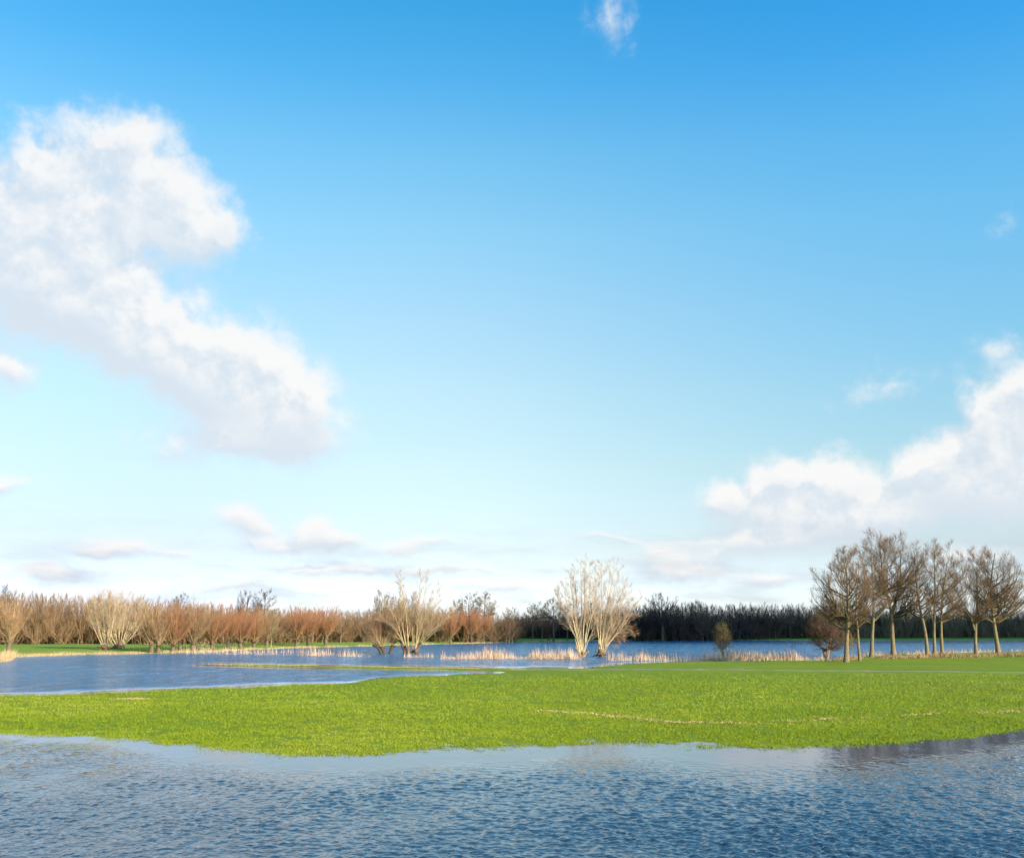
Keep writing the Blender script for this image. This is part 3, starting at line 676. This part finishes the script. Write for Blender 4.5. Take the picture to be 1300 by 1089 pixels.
willow('white_willow', (763.5, 838.3), [
    [(762, 826), (762, 800), (764, 770), (764, 735), (765, 712), 1.2], [(763, 828), (766, 800), (770, 770), (773, 740), (775, 714), 1.0],
    [(764, 830), (769, 800), (776, 770), (782, 745), (785, 722)], [(764, 832), (772, 800), (781, 775), (789, 755), (795, 735), 1.2],
    [(761, 828), (760, 805), (757, 775), (756, 745), (755, 722), 0.9], [(764, 832), (774, 802), (785, 780), (794, 764), (802, 748), 0.9],
    [(763, 826), (767, 795), (773, 760), (779, 728), (781, 712), 0.8], [(765, 831), (775, 806), (787, 786), (796, 772), 0.5]] + sheaf(764, 828, 9, -14, 40, 72, 108, 0.55, np.random.default_rng(52)),
    [([(763.5, 839), (763, 833), (762, 826)], 0.34), ([(765, 839), (766, 830)], 0.26)],
    'white-stemmed many-stemmed willow with stems leaning right, right one of the tall pair', 'tall white willows at the water edge', 202, 13, 6, 3, ang=(20, 50), up=0.28, r=0.10, tl=1.35)
# the fallen dark stem whose brush hangs out to the right behind the white willow
willow('fallen_willow', (757, 837.6), [
    [(764, 831), (772, 805), (782, 782), (792, 765), (800, 760), 0.8], [(764, 832), (776, 805), (788, 788), (800, 778), (806, 779), 0.7],
    [(765, 832), (778, 808), (790, 797), (801, 798), (806, 803), 0.7], [(765, 833), (776, 812), (786, 805), (794, 809), 0.6], [(764, 830), (770, 800), (778, 775), (785, 760), 0.7],
    [(765, 832), (774, 802), (786, 776), (797, 767), (804, 768), 0.6]],
    [([(747.5, 837), (754, 835.5), (760, 832), (763, 829)], 0.32), ([(749, 838.5), (758, 836.5), (764, 834)], 0.25)],
    'dark fallen willow log with brown brush hanging out right of the white willow pair', None, 203, 18, 7, 3, r=0.09, tl=1.1, mt=M_dark, mc=M_tan, up=-0.25, ang=(20, 55))
# big flooded pollards
willow('flooded_pollard_willow', (519.5, 834), [
    [(514, 822), (508, 800), (505, 785), (496, 770), (488, 765), 0.9], [(516, 824), (512, 800), (508, 775), (508, 750), (509, 735), 1.1], [(518, 824), (518, 800), (515, 770), (511, 745), (507, 730), 1.1],
    [(527, 824), (530, 800), (532, 770), (533, 745), (534, 728), 1.3], [(526, 826), (532, 805), (538, 785), (545, 772), (551, 755), 1.1], [(528, 826), (537, 805), (547, 785), (552, 770), (555, 745), 1.0],
    [(529, 823), (540, 808), (555, 795), (570, 783), 0.9], [(528, 826), (532, 800), (536, 770), (540, 745), (543, 730), 0.9], [(515, 822), (507, 805), (497, 790), (488, 784), 0.6],
    [(524, 826), (524, 800), (523, 780), (526, 760), 0.6], [(529, 825), (536, 810), (543, 800), (550, 785), 0.7]] + sheaf(516, 823, 5, -38, 8, 45, 75, 0.5, np.random.default_rng(53)) + sheaf(528, 824, 5, -8, 45, 45, 75, 0.5, np.random.default_rng(54)),
    [([(519.5, 835), (519, 828), (517, 822)], 0.38), ([(516, 832), (512, 820), (509, 813)], 0.22), ([(521, 834), (524, 829), (528, 826)], 0.36), ([(526, 828), (531, 822), (534, 816)], 0.2)],
    'big flooded pollard willow with tall yellow stems, standing alone in the water', 'pollard willows standing in the flood', 204, 17, 6, 3, r=0.10, mc=M_gold, tl=1.45)
rngp = np.random.default_rng(77)
def fan(cx, cy, n, a0, a1, L0, L1, rng):
    out = []
    for i in range(n):
        a = math.radians(a0 + (a1 - a0) * (i + rng.random()) / n); L = L0 + (L1 - L0) * rng.random() * math.cos(a) ** 0.5 if True else L0
        L = (L0 + (L1 - L0) * (0.3 + 0.7 * rng.random())) * (0.75 + 0.25 * math.cos(a))
        x1, y1 = cx + math.sin(a) * L * 0.5, cy - math.cos(a) * L * 0.5
        a2 = a * 0.8
        out.append([(cx + math.sin(a) * 1.0, cy - math.cos(a)), (x1, y1), (x1 + math.sin(a2) * L * 0.5, y1 - math.cos(a2) * L * 0.5)])
    return out
willow('flooded_pollard_willow', (487.5, 833.7), fan(484, 822, 26, -58, 48, 22, 48, rngp) + fan(477, 819, 8, -50, 10, 18, 40, rngp),
    [([(488.5, 835), (487, 828), (484, 822)], 0.34), ([(486, 829), (481, 822), (476, 819)], 0.22)],
    'flooded pollard willow with dark left-leaning trunk and round brown shoots', 'pollard willows standing in the flood', 205, 10, 5, 2, r=0.045, mc=M_tan, mt=M_dark, tl=0.9, up=0.3)
willow('flooded_pollard_willow', (495, 833.7), fan(498, 819, 24, -45, 55, 22, 46, rngp),
    [([(494.5, 835), (495.5, 827), (498.5, 820)], 0.27)],
    'flooded pollard willow with a thin dark right-leaning trunk, between two bigger ones', 'pollard willows standing in the flood', 206, 10, 5, 2, r=0.045, mc=M_shoot, mt=M_dark, tl=0.9, up=0.3)
# the pale pair on the left bank
def pale(cx, cy, n, w, top, rng):
    out = []
    for i in range(n):
        u = -1 + 2 * (i + 0.2 + 0.6 * rng.random()) / n
        tx = cx + u * w; ty = top + abs(u) ** 2.2 * 22 + rng.random() * 6
        mx = cx + u * w * 0.62; my = cy + (ty - cy) * 0.45
        out.append([(cx + u * 4, cy - 1), (mx, my), (tx, ty)])
    return out
willow('pale_willow', (134.5, 829.4), pale(134, 822, 12, 24, 752, rngp), [([(134.5, 831), (134, 826), (133, 821)], 0.42), ([(135, 828), (137, 822)], 0.3)],
    'left one of two broad pale cream willows close together on the left bank', 'pale willows on the left bank', 207, 20, 7, 2, r=0.085, mc=M_pale, tl=1.6, up=0.4)
willow('pale_willow', (150.5, 829.6), pale(151, 823, 15, 37, 751, rngp), [([(150.5, 831), (150, 827), (149, 822)], 0.5), ([(152, 829), (156, 824)], 0.35), ([(149, 829), (145, 823)], 0.3)],
    'right one of two broad pale cream willows close together on the left bank', 'pale willows on the left bank', 208, 20, 7, 2, r=0.09, mc=M_pale, tl=1.6, up=0.4)

# ------------------------------------------------------------------ pollard willows along the bank: five kinds, then copies
def pollard(name, seed, mt, mc, H=8.2, th=1.5, tr_=0.36, n=46, spread=48, lean=0.0, big=0):
    rng = np.random.default_rng(seed)
    o = empty(name, (0, 0, 0)); tr, cw = Wood(), Wood()
    P = chain([(0, 0, -0.4), (lean * .3, 0, th * .5), (lean, 0.05, th)], 8, rng, 0.06); Rr = tr_ * (1.15 - 0.3 * np.linspace(0, 1, 8)) * (0.92 + 0.16 * rng.random(8)); Rr[-1] *= 1.4
    tr.add(P[None], Rr[None], 12, 0.0, rng, 0.3)
    hd = P[-1]
    for _ in range(7): knob(tr, rng, hd + rng.normal(size=3) * tr_ * np.array([1.0, 0.9, 0.35]), tr_ * 0.62)
    az = rng.random(n) * 2 * math.pi; an = np.radians(spread) * np.sqrt((np.arange(n) + rng.random(n)) / n)
    d = np.stack([np.sin(an) * np.cos(az), np.sin(an) * np.sin(az), np.cos(an)], 1)
    L = (H - th) * (0.62 + 0.42 * rng.random(n)) * (0.72 + 0.28 * np.cos(an))
    Pn = np.zeros((n, 8, 3)); p = hd + d * tr_ * 0.7; Pn[:, 0] = p
    for j in range(1, 8):
        d = d + rng.normal(size=(n, 3)) * 0.035; d[:, 2] += 0.06; d /= np.linalg.norm(d, axis=1, keepdims=True)
        p = p + d * (L / 7)[:, None]; Pn[:, j] = p
    r0 = 0.045 * (0.6 + 0.8 * rng.random(n)); r0[:big] *= 2.3
    Rn = r0[:, None] * (1 - 0.8 * np.linspace(0, 1, 8))[None]
    tww = np.repeat(np.linspace(0, 0.85, 8)[None], n, 0)
    cw.add(Pn, Rn, 5, tww, rng)
    a, ar = grow(rng, Pn, Rn, 10, 0.08, 1.0, (12, 38), 1, 5, 0.35, 0.05, 0.6, 0.012, None, 0.4, absL=1.7, tfall=0.4)
    cw.add(a, ar, 3, 0.8, rng)
    b1, br = grow(rng, a, ar, 5, 0.15, 1.0, (12, 32), 0.5, 3, 0.3, 0.06, 0.8, 0.0105, None, 0.5)
    cw.add(b1, br, 3, 1.0, rng)
    tr.build('trunk', mt, o); cw.build('crown', mc, o)
    return o
def place(o, px, back, sc=1.0, rz=0.0, label=None, cat='pollard willow', group='pollard willows along the left bank', curve=B_, first=False, sxy=None):
    if not first:
        c = o.copy(); col.objects.link(c)
        for ch in o.children:
            d = ch.copy(); col.objects.link(d); d.parent = c
        o = c
    y = float(cur(curve, px)) + back; x = y / float(gy(np.interp(px, curve[0], curve[1]))) * float(ground(px, np.interp(px, curve[0], curve[1]))[0])
    o.location = (x, y, gz(x, y)); o.rotation_euler = (0, 0, rz); o.scale = (sxy or sc, sxy or sc, sc)
    tag(o, label, cat, group)
    return o
pr = [pollard('pollard_willow', 301, M_poll, M_tan, 8.4, 1.4, 0.40, 44, 46, 0.1, 8), pollard('pollard_willow', 302, M_poll, M_shoot, 8.2, 1.5, 0.36, 50, 46, -0.15),
      pollard('pollard_willow', 303, M_poll, M_shoot, 8.6, 1.3, 0.34, 44, 52, 0.2, 5), pollard('pollard_willow', 304, M_dark, M_shoot, 8.0, 1.7, 0.33, 54, 50, 0.0),
      pollard('pollard_willow', 305, M_dark, bark('dark_red_shoots', (0.2, 0.13, 0.085), (0.19, 0.11, 0.075), (0.22, 0.10, 0.075), 0.7, 2), 7.0, 1.6, 0.33, 60, 62, 0.0)]
used = set()
def pl(k, *a, **kw):
    f = k not in used; used.add(k); return place(pr[k], *a, first=f, **kw)
pl(0, 192, 3.0, 0.95, 0.3, 'tan pollard willow with low fan of shoots, nearest right of the pale willow pair')
pl(0, 200, 2.0, 0.85, 2.6, 'tan pollard willow on tangled stump, second right of the pale willow pair')
pl(2, 219, 1.5, 1.0, 0.0, 'pollard willow with dark leaning trunk, third right of the pale willow pair')
pl(1, 229, 7.0, 0.95, 1.0, 'orange pollard willow set back just right of the dark leaning trunk')
pl(0, 245, 2.5, 1.05, 4.0, 'pollard willow with long pale stems slanting right, midway along the left bank row')
pl(2, 269, 3.0, 1.0, 1.9, 'stout pollard willow with knotty reddish head near a long pale slanting stem')
pl(3, 289, 4.0, 0.98, 0.5, 'orange-topped pollard willow left of the two low bushy ones')
pl(1, 305, 3.5, 0.98, 2.2, 'bushy pollard willow with twin low stumps before the two far dark tree crowns')
pl(2, 322, 9.0, 0.92, 3.4, 'slim reddish pollard willow just left of the young greenish tree')
pl(1, 376, 5.0, 1.08, 5.0, 'left one of three round orange pollard willows in an even row')
pl(3, 391, 5.0, 1.08, 1.2, 'middle one of three round orange pollard willows in an even row')
pl(1, 413, 8.0, 1.12, 3.0, 'right one of three round orange pollard willows in an even row')
pl(0, 338, 14.0, 0.95, 3.0, 'pollard willow half hidden behind the young greenish tree')
pl(2, 572, 4.0, 1.12, 0.6, 'bushy orange-brown pollard willow just right of the big flooded willow')
pl(1, 588, 8.0, 1.1, 4.4, 'bushy pollard willow left of the two with clear dark trunks')
pl(3, 598, 2.5, 1.2, 2.9, 'brown pollard willow with clear dark trunk, left of two below the tall slim trees')
pl(3, 614, 4.0, 1.18, 0.2, 'brown pollard willow with clear dark trunk, right of two below the tall slim trees')
pl(4, 647, 3.0, 1.05, 0.0, 'low round dark-red pollard willow at the edge of the cloud shadow')
pl(4, 697, 3.0, 1.0, 2.0, 'low round dark pollard willow left of the white willow pair in the shade')
place(pr[0], 10, -4.0, 0.98, 1.1, 'olive-tan pollard willow on the straw spit at the left edge', group='pollard willows along the left bank', curve=([-60, 0, 30], [829.5, 829, 828.5]))
place(pr[2], -18, 4.0, 1.0, 2.1, 'reddish pollard willow cut by the left edge of the picture', curve=([-60, 0, 30], [829, 828, 827.5]))
# young greenish tree in the row
GM = bark('greenish_bark', (0.30, 0.27, 0.10), (0.30, 0.25, 0.11), (0.33, 0.22, 0.12), 0.6, 3)
tall_tree('young_tree', (344, 822.0), [[(344, 822), (345, 808), (347, 795), (348, 776)]], (347, 770, 814, 13), 0.13, 'thin young greenish tree with fine branches, in front of the orange pollard willows', 'tree', None, 401, 12, (6, 5, 4), mt=GM, mc=GM)
# dark multi-stemmed shrub at the left foot of the row of tall trees
tall_tree('thorn_bush', (1049, 838.6), [[(1049, 838.6), (1052, 825), (1055, 805), (1057, 785)], [(1048, 838), (1046, 826), (1040, 815), (1032, 806)], [(1049, 838), (1050, 815), (1047, 792), (1044, 775)]],
          (1050, 764, 826, 29), 0.2, 'dark brown multi-stemmed thorn bush left of the tall bare trees', 'bush', None, 402, 12, (7, 6, 5), mt=bark('red_bark', (0.30, 0.20, 0.13), (0.2, 0.13, 0.09), (0.17, 0.10, 0.07), 0.6, 4), mc=bark('bush_twigs', (0.16, 0.105, 0.07), (0.15, 0.10, 0.065), (0.17, 0.105, 0.07), 0.6, 3), low=0.25, up=0.1, fine=1.1)
tall_tree('sapling', (1081, 838.8), [[(1080.5, 838.8), (1081, 825), (1083, 815), (1085, 806)]], (1082, 800, 830, 7), 0.06, 'thin pale sapling beside the leftmost tall bare tree', 'sapling', None, 403, 7, (4, 3, 3), mt=GM, mc=GM, low=0.5)

# ivy-clad young tree on the meadow edge
def leafy(o, P, n, size, mat, rng, name='ivy'):
    i = rng.integers(0, len(P), n); c = P[i] + rng.normal(size=(n, 3)) * np.array([.22, .22, .2])
    a = rng.normal(size=(n, 3)); a /= np.linalg.norm(a, axis=1, keepdims=True); b = np.cross(a, rng.normal(size=(n, 3))); b /= np.linalg.norm(b, axis=1, keepdims=True)
    s = size * (0.6 + 0.8 * rng.random(n))[:, None]
    V = np.stack([c - a * s, c + b * s * .6, c + a * s, c - b * s * .6], 1).reshape(-1, 3)
    return mesh_np(name, V, [np.arange(4 * n).reshape(n, 4)], mat, {'rnd': np.repeat(rng.random(n), 4)}, False, o)
ivy_tree = tall_tree('ivy_clad_tree', (917.5, 838.4), [[(917.5, 838.4), (917.5, 825), (919, 810), (918, 794)]], (917.5, 789, 829, 12), 0.13,
          'small ivy-clad young tree standing alone among the reeds', 'tree', None, 404, 11, (6, 5, 4), mt=M_trunk, mc=bark('ivy_twigs', (0.26, 0.2, 0.10), (0.24, 0.17, 0.09), (0.28, 0.19, 0.10), 0.6, 3), low=0.2, up=0.2)
rg = np.random.default_rng(9)
k = gy(838.4) / FPX
zz = rg.random(420) * 4.3 + 0.5; rad = 0.25 + 1.1 * rg.random(420) * np.interp(zz, [0, 1.5, 3, 4.8], [.5, 1, .8, .3]); th = rg.random(420) * 6.28
leafy(ivy_tree, np.stack([rad * np.cos(th), rad * np.sin(th), zz], 1), 2400, 0.05, blade_mat('ivy_leaf', [(0, (0.04, 0.055, 0.012)), (0.6, (0.10, 0.11, 0.03)), (1, (0.2, 0.16, 0.05))]), rg)

# ------------------------------------------------------------------ trees standing out over the woods
def slim_tree(name, seed, H, hw, mt, mc, low=0.35, limbs=12, sub=(6, 5, 4), rr=0.25, fork=False):
    rng = np.random.default_rng(seed); o = empty(name, (0, 0, 0)); tr, cw = Wood(), Wood()
    P = chain([(0, 0, -0.3), (0.15, 0, H * .35), (-0.1, 0, H * .7), (0.1, 0, H * .97)], 12, rng, 0.06); Rr = rr * (1 - 0.85 * np.linspace(0, 1, 12)); P[:, 2] *= 0.86
    tr.add(P[None], Rr[None], 8, 0.1, rng, 0.2)
    env = (np.array([0, 0, H * (1 + low * .75) / 2]), np.array([hw, hw, H * (1 - low * .75) / 2]))
    a, ar = dome_limbs(rng, P, Rr, limbs * 2, env, low * H, 7, 1.1, rmin=0.03)
    b1, br = grow(rng, a, ar, sub[0] - 1, 0.15, 1, (22, 55), 0.42, 5, 0.3, 0.1, 0.7, 0.022, env, 0.4)
    c1, cr = grow(rng, b1, br, sub[1], 0.15, 1, (20, 50), 0.6, 3, 0.3, 0.1, 0.8, 0.018, env, 0.5)
    d1, dr = grow(rng, c1, cr, sub[2], 0.15, 1, (20, 45), 1, 3, 0.3, 0.1, 0.8, 0.014, None, 0.5, absL=0.8)
    cw.add(a, ar, 4, 0.4, rng); cw.add(b1, br, 3, 0.6, rng); cw.add(c1, cr, 3, 0.8, rng); cw.add(d1, dr, 3, 1.0, rng)
    tr.build('trunk', mt, o); cw.build('crown', mc, o); return o
oak = slim_tree('far_oak_tree', 501, 18.5, 8.5, M_dark, M_far, 0.32, 15, (8, 6, 4), 0.5)
ash = slim_tree('far_tree', 502, 19, 4.6, M_dark, bark('greybrown_twigs', (0.14, 0.11, 0.08), (0.15, 0.11, 0.085), (0.17, 0.12, 0.09), 0.6, 2), 0.4, 12, (7, 5, 4), 0.3)
bir = slim_tree('far_tree', 503, 17, 3.6, M_dark, bark('olive_twigs', (0.22, 0.19, 0.11), (0.20, 0.16, 0.10), (0.25, 0.17, 0.10), 0.6, 2), 0.45, 12, (7, 5, 4), 0.26)
def stand(o, px, D, toppx, label, first=False, w=1.0, group='taller trees standing out behind the woods', rz=0.0):
    H = {oak: 18.5, ash: 19.0, bir: 17.0}[o]
    p = on_plane(px, 805, D); x = float(p[0]); z = gz(x, D); H1 = float(on_plane(px, toppx, D)[2]) - z
    if not first:
        c = o.copy(); col.objects.link(c)
        for ch in o.children: d = ch.copy(); col.objects.link(d); d.parent = c
        o = c
    s = H1 / H; o.location = (x, D, z); o.scale = (s * w, s * w, s); o.rotation_euler = (0, 0, rz); tag(o, label, 'tree', group)
stand(oak, 841, 338, 748, 'dark round-crowned oak rising above the dark far wood', True, 0.92)
stand(oak, 312, 330, 745, 'left one of two dark tree crowns rising above the orange pollard willows', w=0.62, rz=1.0)
stand(ash, 335, 330, 743, 'right one of two dark tree crowns rising above the orange pollard willows', True, w=1.15)
stand(ash, 224, 340, 748, 'small dark crown just topping the brown wood on the left', w=1.1, rz=2.0)
stand(oak, 484, 340, 745, 'dark bare tree left behind the big flooded willow', w=0.55, rz=2.4)
stand(ash, 503, 350, 752, 'faint bare tree hidden behind the yellow stems of the flooded willow', w=1.0, rz=4.0)
stand(bir, 512, 345, 756, 'thin bare tree behind the middle of the flooded willow', True, w=1.2, rz=1.0)
stand(ash, 595, 300, 747, 'left one of two tall slim trees behind the brown pollards with dark trunks', w=1.1, rz=0.6)
stand(bir, 615, 300, 748, 'right one of two tall slim trees behind the brown pollards with dark trunks', w=1.35, rz=0.4)
stand(bir, 580, 320, 758, 'thin grey tree just left of the two tall slim trees', w=0.9, rz=5.0)
stand(bir, 645, 460, 769, 'left one of two tiny far trees over the dark-red round pollard', w=1.0, rz=3.0)
stand(ash, 653, 460, 767, 'right one of two tiny far trees over the dark-red round pollard', w=0.7, rz=3.0)
stand(bir, 676, 350, 764, 'leftmost of the loose olive-brown trees left of the white willow pair', w=1.3, rz=0.0)
stand(bir, 688, 345, 761, 'second of the loose olive-brown trees left of the white willow pair', w=1.2, rz=2.0)
stand(bir, 703, 325, 756, 'tallest of the loose olive-brown trees left of the white willow pair', w=1.45, rz=4.0)
stand(ash, 720, 345, 762, 'grey tree seen through the left white willow', w=1.1, rz=1.4)
stand(bir, 752, 345, 760, 'brown tree seen between the two white willows', w=1.5, rz=3.3)
stand(ash, 882, 345, 757, 'thin dark tree poking above the dark wood right of the round oak', w=0.7, rz=0.9)
stand(ash, 890, 350, 759, 'second thin dark tree right of the round oak', w=0.8, rz=2.9)
stand(ash, 1003, 350, 762, 'thin dark tree poking above the wood left of the tall bank trees', w=0.8, rz=2.2)
stand(oak, 2, 285, 737, 'dark tree top rising at the left edge above the brown wood', w=0.5, rz=0.3)

# ------------------------------------------------------------------ the two woods
def wood_variant(seed, H, hw, low=0.3):
    rng = np.random.default_rng(seed); w = Wood()
    P = chain([(0, 0, -0.3), (rng.normal() * .3, rng.normal() * .3, H * .5), (rng.normal() * .3, 0, H * .97)], 6, rng, 0.05); Rr = 0.14 * (1 - 0.8 * np.linspace(0, 1, 6)); P[:, 2] *= 0.86
    w.add(P[None], Rr[None], 5, 0.15, rng)
    env = (np.array([0, 0, H * (1 + low * .6) / 2]), np.array([hw, hw, H * (1 - low * .6) / 2]))
    a, ar = dome_limbs(rng, P, Rr, 20, env, low * H, 5, 2.2, rmin=0.032, bend=0.2)
    b1, br = grow(rng, a, ar, 6, 0.1, 1, (14, 40), 0.45, 3, 0.4, 0.08, 0.8, 0.024, env, 0.5)
    c1, cr = grow(rng, b1, br, 4, 0.1, 1, (12, 38), 1, 2, 0.3, 0.08, 0.9, 0.017, None, 0.6, absL=1.1)
    w.add(a, ar, 3, 0.45, rng); w.add(b1, br, 3, 0.7, rng); w.add(c1, cr, 3, 1.0, rng)
    return w.arrays()
def under_variant(seed, H=4.6):
    rng = np.random.default_rng(seed); w = Wood(); n = 16
    az = rng.random(n) * 6.28; an = np.radians(8 + 40 * rng.random(n)); d = np.stack([np.sin(an) * np.cos(az), np.sin(an) * np.sin(az), np.cos(an)], 1)
    P = np.stack([d * (H * f) * (0.5 + 0.5 * rng.random((n, 1))) ** 0 for f in (0, .5, 1)], 1) + np.concatenate([rng.normal(size=(n, 1, 2)) * .6, np.zeros((n, 1, 1))], 2)
    Rr = np.repeat(np.array([[.045, .035, .02]]), n, 0); w.add(P, Rr, 3, 0.6, rng)
    b1, br = grow(rng, P, Rr, 9, 0.1, 1, (15, 45), 0.45, 3, 0.3, 0.08, 0.8, 0.022, None, 0.5); w.add(b1, br, 3, 0.9, rng)
    return w.arrays()
def woods(name, spots, variants, mat, label, seed, cat='wood'):
    rng = np.random.default_rng(seed); Vs, Fs, tw, rn = [], [], [], []; n = 0
    for (x, y, z, s, h, k) in spots:
        V, F, t, r = variants[k]; a = rng.random() * 6.28; c, si = math.cos(a), math.sin(a)
        W = np.stack([(V[:, 0] * c - V[:, 1] * si) * s + x, (V[:, 0] * si + V[:, 1] * c) * s + y, V[:, 2] * h + z], 1)
        Vs.append(W.astype(np.float32)); Fs.append(F + n); tw.append(t); rn.append(np.clip(r * 0.5 + rng.random() * 0.6, 0, 1)); n += len(V)
    return tag(mesh_np(name, np.concatenate(Vs), [np.concatenate(Fs)], mat, {'tw': np.concatenate(tw), 'rnd': np.concatenate(rn)}), label, cat, kind='stuff')
VW = [wood_variant(600 + i, 11.0, 2.1 + 0.5 * (i % 3), (0.06, 0.3, 0.16)[i % 3]) for i in range(6)]
UW = [under_variant(650 + i) for i in range(4)]
def spots(x0, x1, front, depth, n, top, seed, hv=0.08, nv=6, sx=1.0):
    rng = np.random.default_rng(seed); out = []
    for i in range(n):
        px = x0 + (x1 - x0) * (i + rng.random()) / n
        D = np.interp(px, front[0], front[1]) + depth * rng.random() ** 1.2
        p = on_plane(px, 806, D); x = float(p[0]); z = gz(x, D)
        tp = np.interp(px, top[0], top[1]) + vnoise(np.array([px]), np.array([D * .3]), 14, 3)[0] * 5
        H = float(on_plane(px, tp, D)[2]) - z
        h = H / 11.0 * (1 - hv * rng.random() * 1.6); out.append((x, D, z, (0.8 + 0.4 * rng.random()) * sx, h, int(rng.integers(nv))))
    return out
LF = ([-80, 0, 110, 250, 400, 470, 560, 660], [226, 230, 238, 236, 262, 272, 285, 300])
LT = ([-80, 0, 60, 110, 200, 300, 380, 450, 470, 520, 600, 660], [744, 745, 748, 752, 757, 764, 768, 772, 768, 764, 772, 780])
woods('brown_wood', spots(-220, 655, LF, 42, 345, LT, 71), VW, M_wood, 'brown leafless wood behind the pollard willows on the left bank', 72)
RF = ([640, 700, 800, 900, 1050, 1400], [370, 370, 345, 340, 385, 425])
RT = ([640, 660, 760, 800, 830, 880, 930, 1000, 1050, 1120, 1200, 1300, 1400], [784, 781, 775, 768, 764, 760, 763, 765, 765, 770, 776, 772, 770])
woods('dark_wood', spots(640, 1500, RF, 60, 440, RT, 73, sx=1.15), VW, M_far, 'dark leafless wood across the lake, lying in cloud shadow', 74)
def uspots(x0, x1, front, depth, n, seed, h0=1.0):
    rng = np.random.default_rng(seed); out = []
    for i in range(n):
        px = x0 + (x1 - x0) * (i + rng.random()) / n; D = np.interp(px, front[0], front[1]) - 1 + depth * rng.random()
        x = float(on_plane(px, 806, D)[0]); out.append((x, D, gz(x, D), 1.0 + rng.random() * .6, h0 * (0.7 + 0.8 * rng.random()), int(rng.integers(4))))
    return out
woods('undergrowth', uspots(-220, 655, LF, 24, 300, 75), UW, M_wood, 'bare brown bushes filling the foot of the left wood', 76, 'bushes')
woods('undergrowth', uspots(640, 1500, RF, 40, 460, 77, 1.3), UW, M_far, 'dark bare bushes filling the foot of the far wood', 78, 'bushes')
woods('undergrowth', uspots(1090, 1330, ([1090, 1330], [375, 385]), 8, 26, 79, 1.5), UW, bark('brush', (0.2, 0.15, 0.09), (0.2, 0.15, 0.1), (0.22, 0.16, 0.1), 0.6, 2), 'loose brown bushes on the far shore behind the tall bare trees', 80, 'bushes')

# ------------------------------------------------------------------ the cloud whose shadow lies on the far wood
def shadow_cloud(name, gx, gy_, hx, hy, alt, seed):
    import bmesh
    rng = random.Random(seed); L = alt / math.tan(SUN_EL)
    cx_ = gx + math.sin(SUN_AZ) * L; cy_ = gy_ + math.cos(SUN_AZ) * L
    bm = bmesh.new()
    for i in range(110):
        u, v = rng.uniform(-1, 1), rng.uniform(-1, 1)
        r = 26 + 20 * rng.random()
        ret = bmesh.ops.create_icosphere(bm, subdivisions=3, radius=1)
        for vv in ret['verts']:
            n = vv.co.normalized(); k = 1 + 0.12 * math.sin(7 * n.x + i) * math.sin(6 * n.y + 2 * i) + 0.06 * math.sin(15 * n.z + 11 * n.x)
            vv.co = Vector((u * hx + n.x * r * k, v * hy + n.y * r * k, n.z * 13 * k + 5 * math.cos(u * 3)))
    me = bpy.data.meshes.new(name); bm.to_mesh(me); bm.free()
    for p in me.polygons: p.use_smooth = True
    m, nt, b = new_mat('cloud_white'); b.inputs['Base Color'].default_value = (0.92, 0.93, 0.95, 1); b.inputs['Roughness'].default_value = 1; b.inputs['Specular IOR Level'].default_value = 0
    me.materials.append(m); o = bpy.data.objects.new(name, me); col.objects.link(o); o.location = (cx_, cy_, alt)
    return tag(o, kind='structure')
shadow_cloud('cloud', 195, 420, 185, 95, 520, 3)
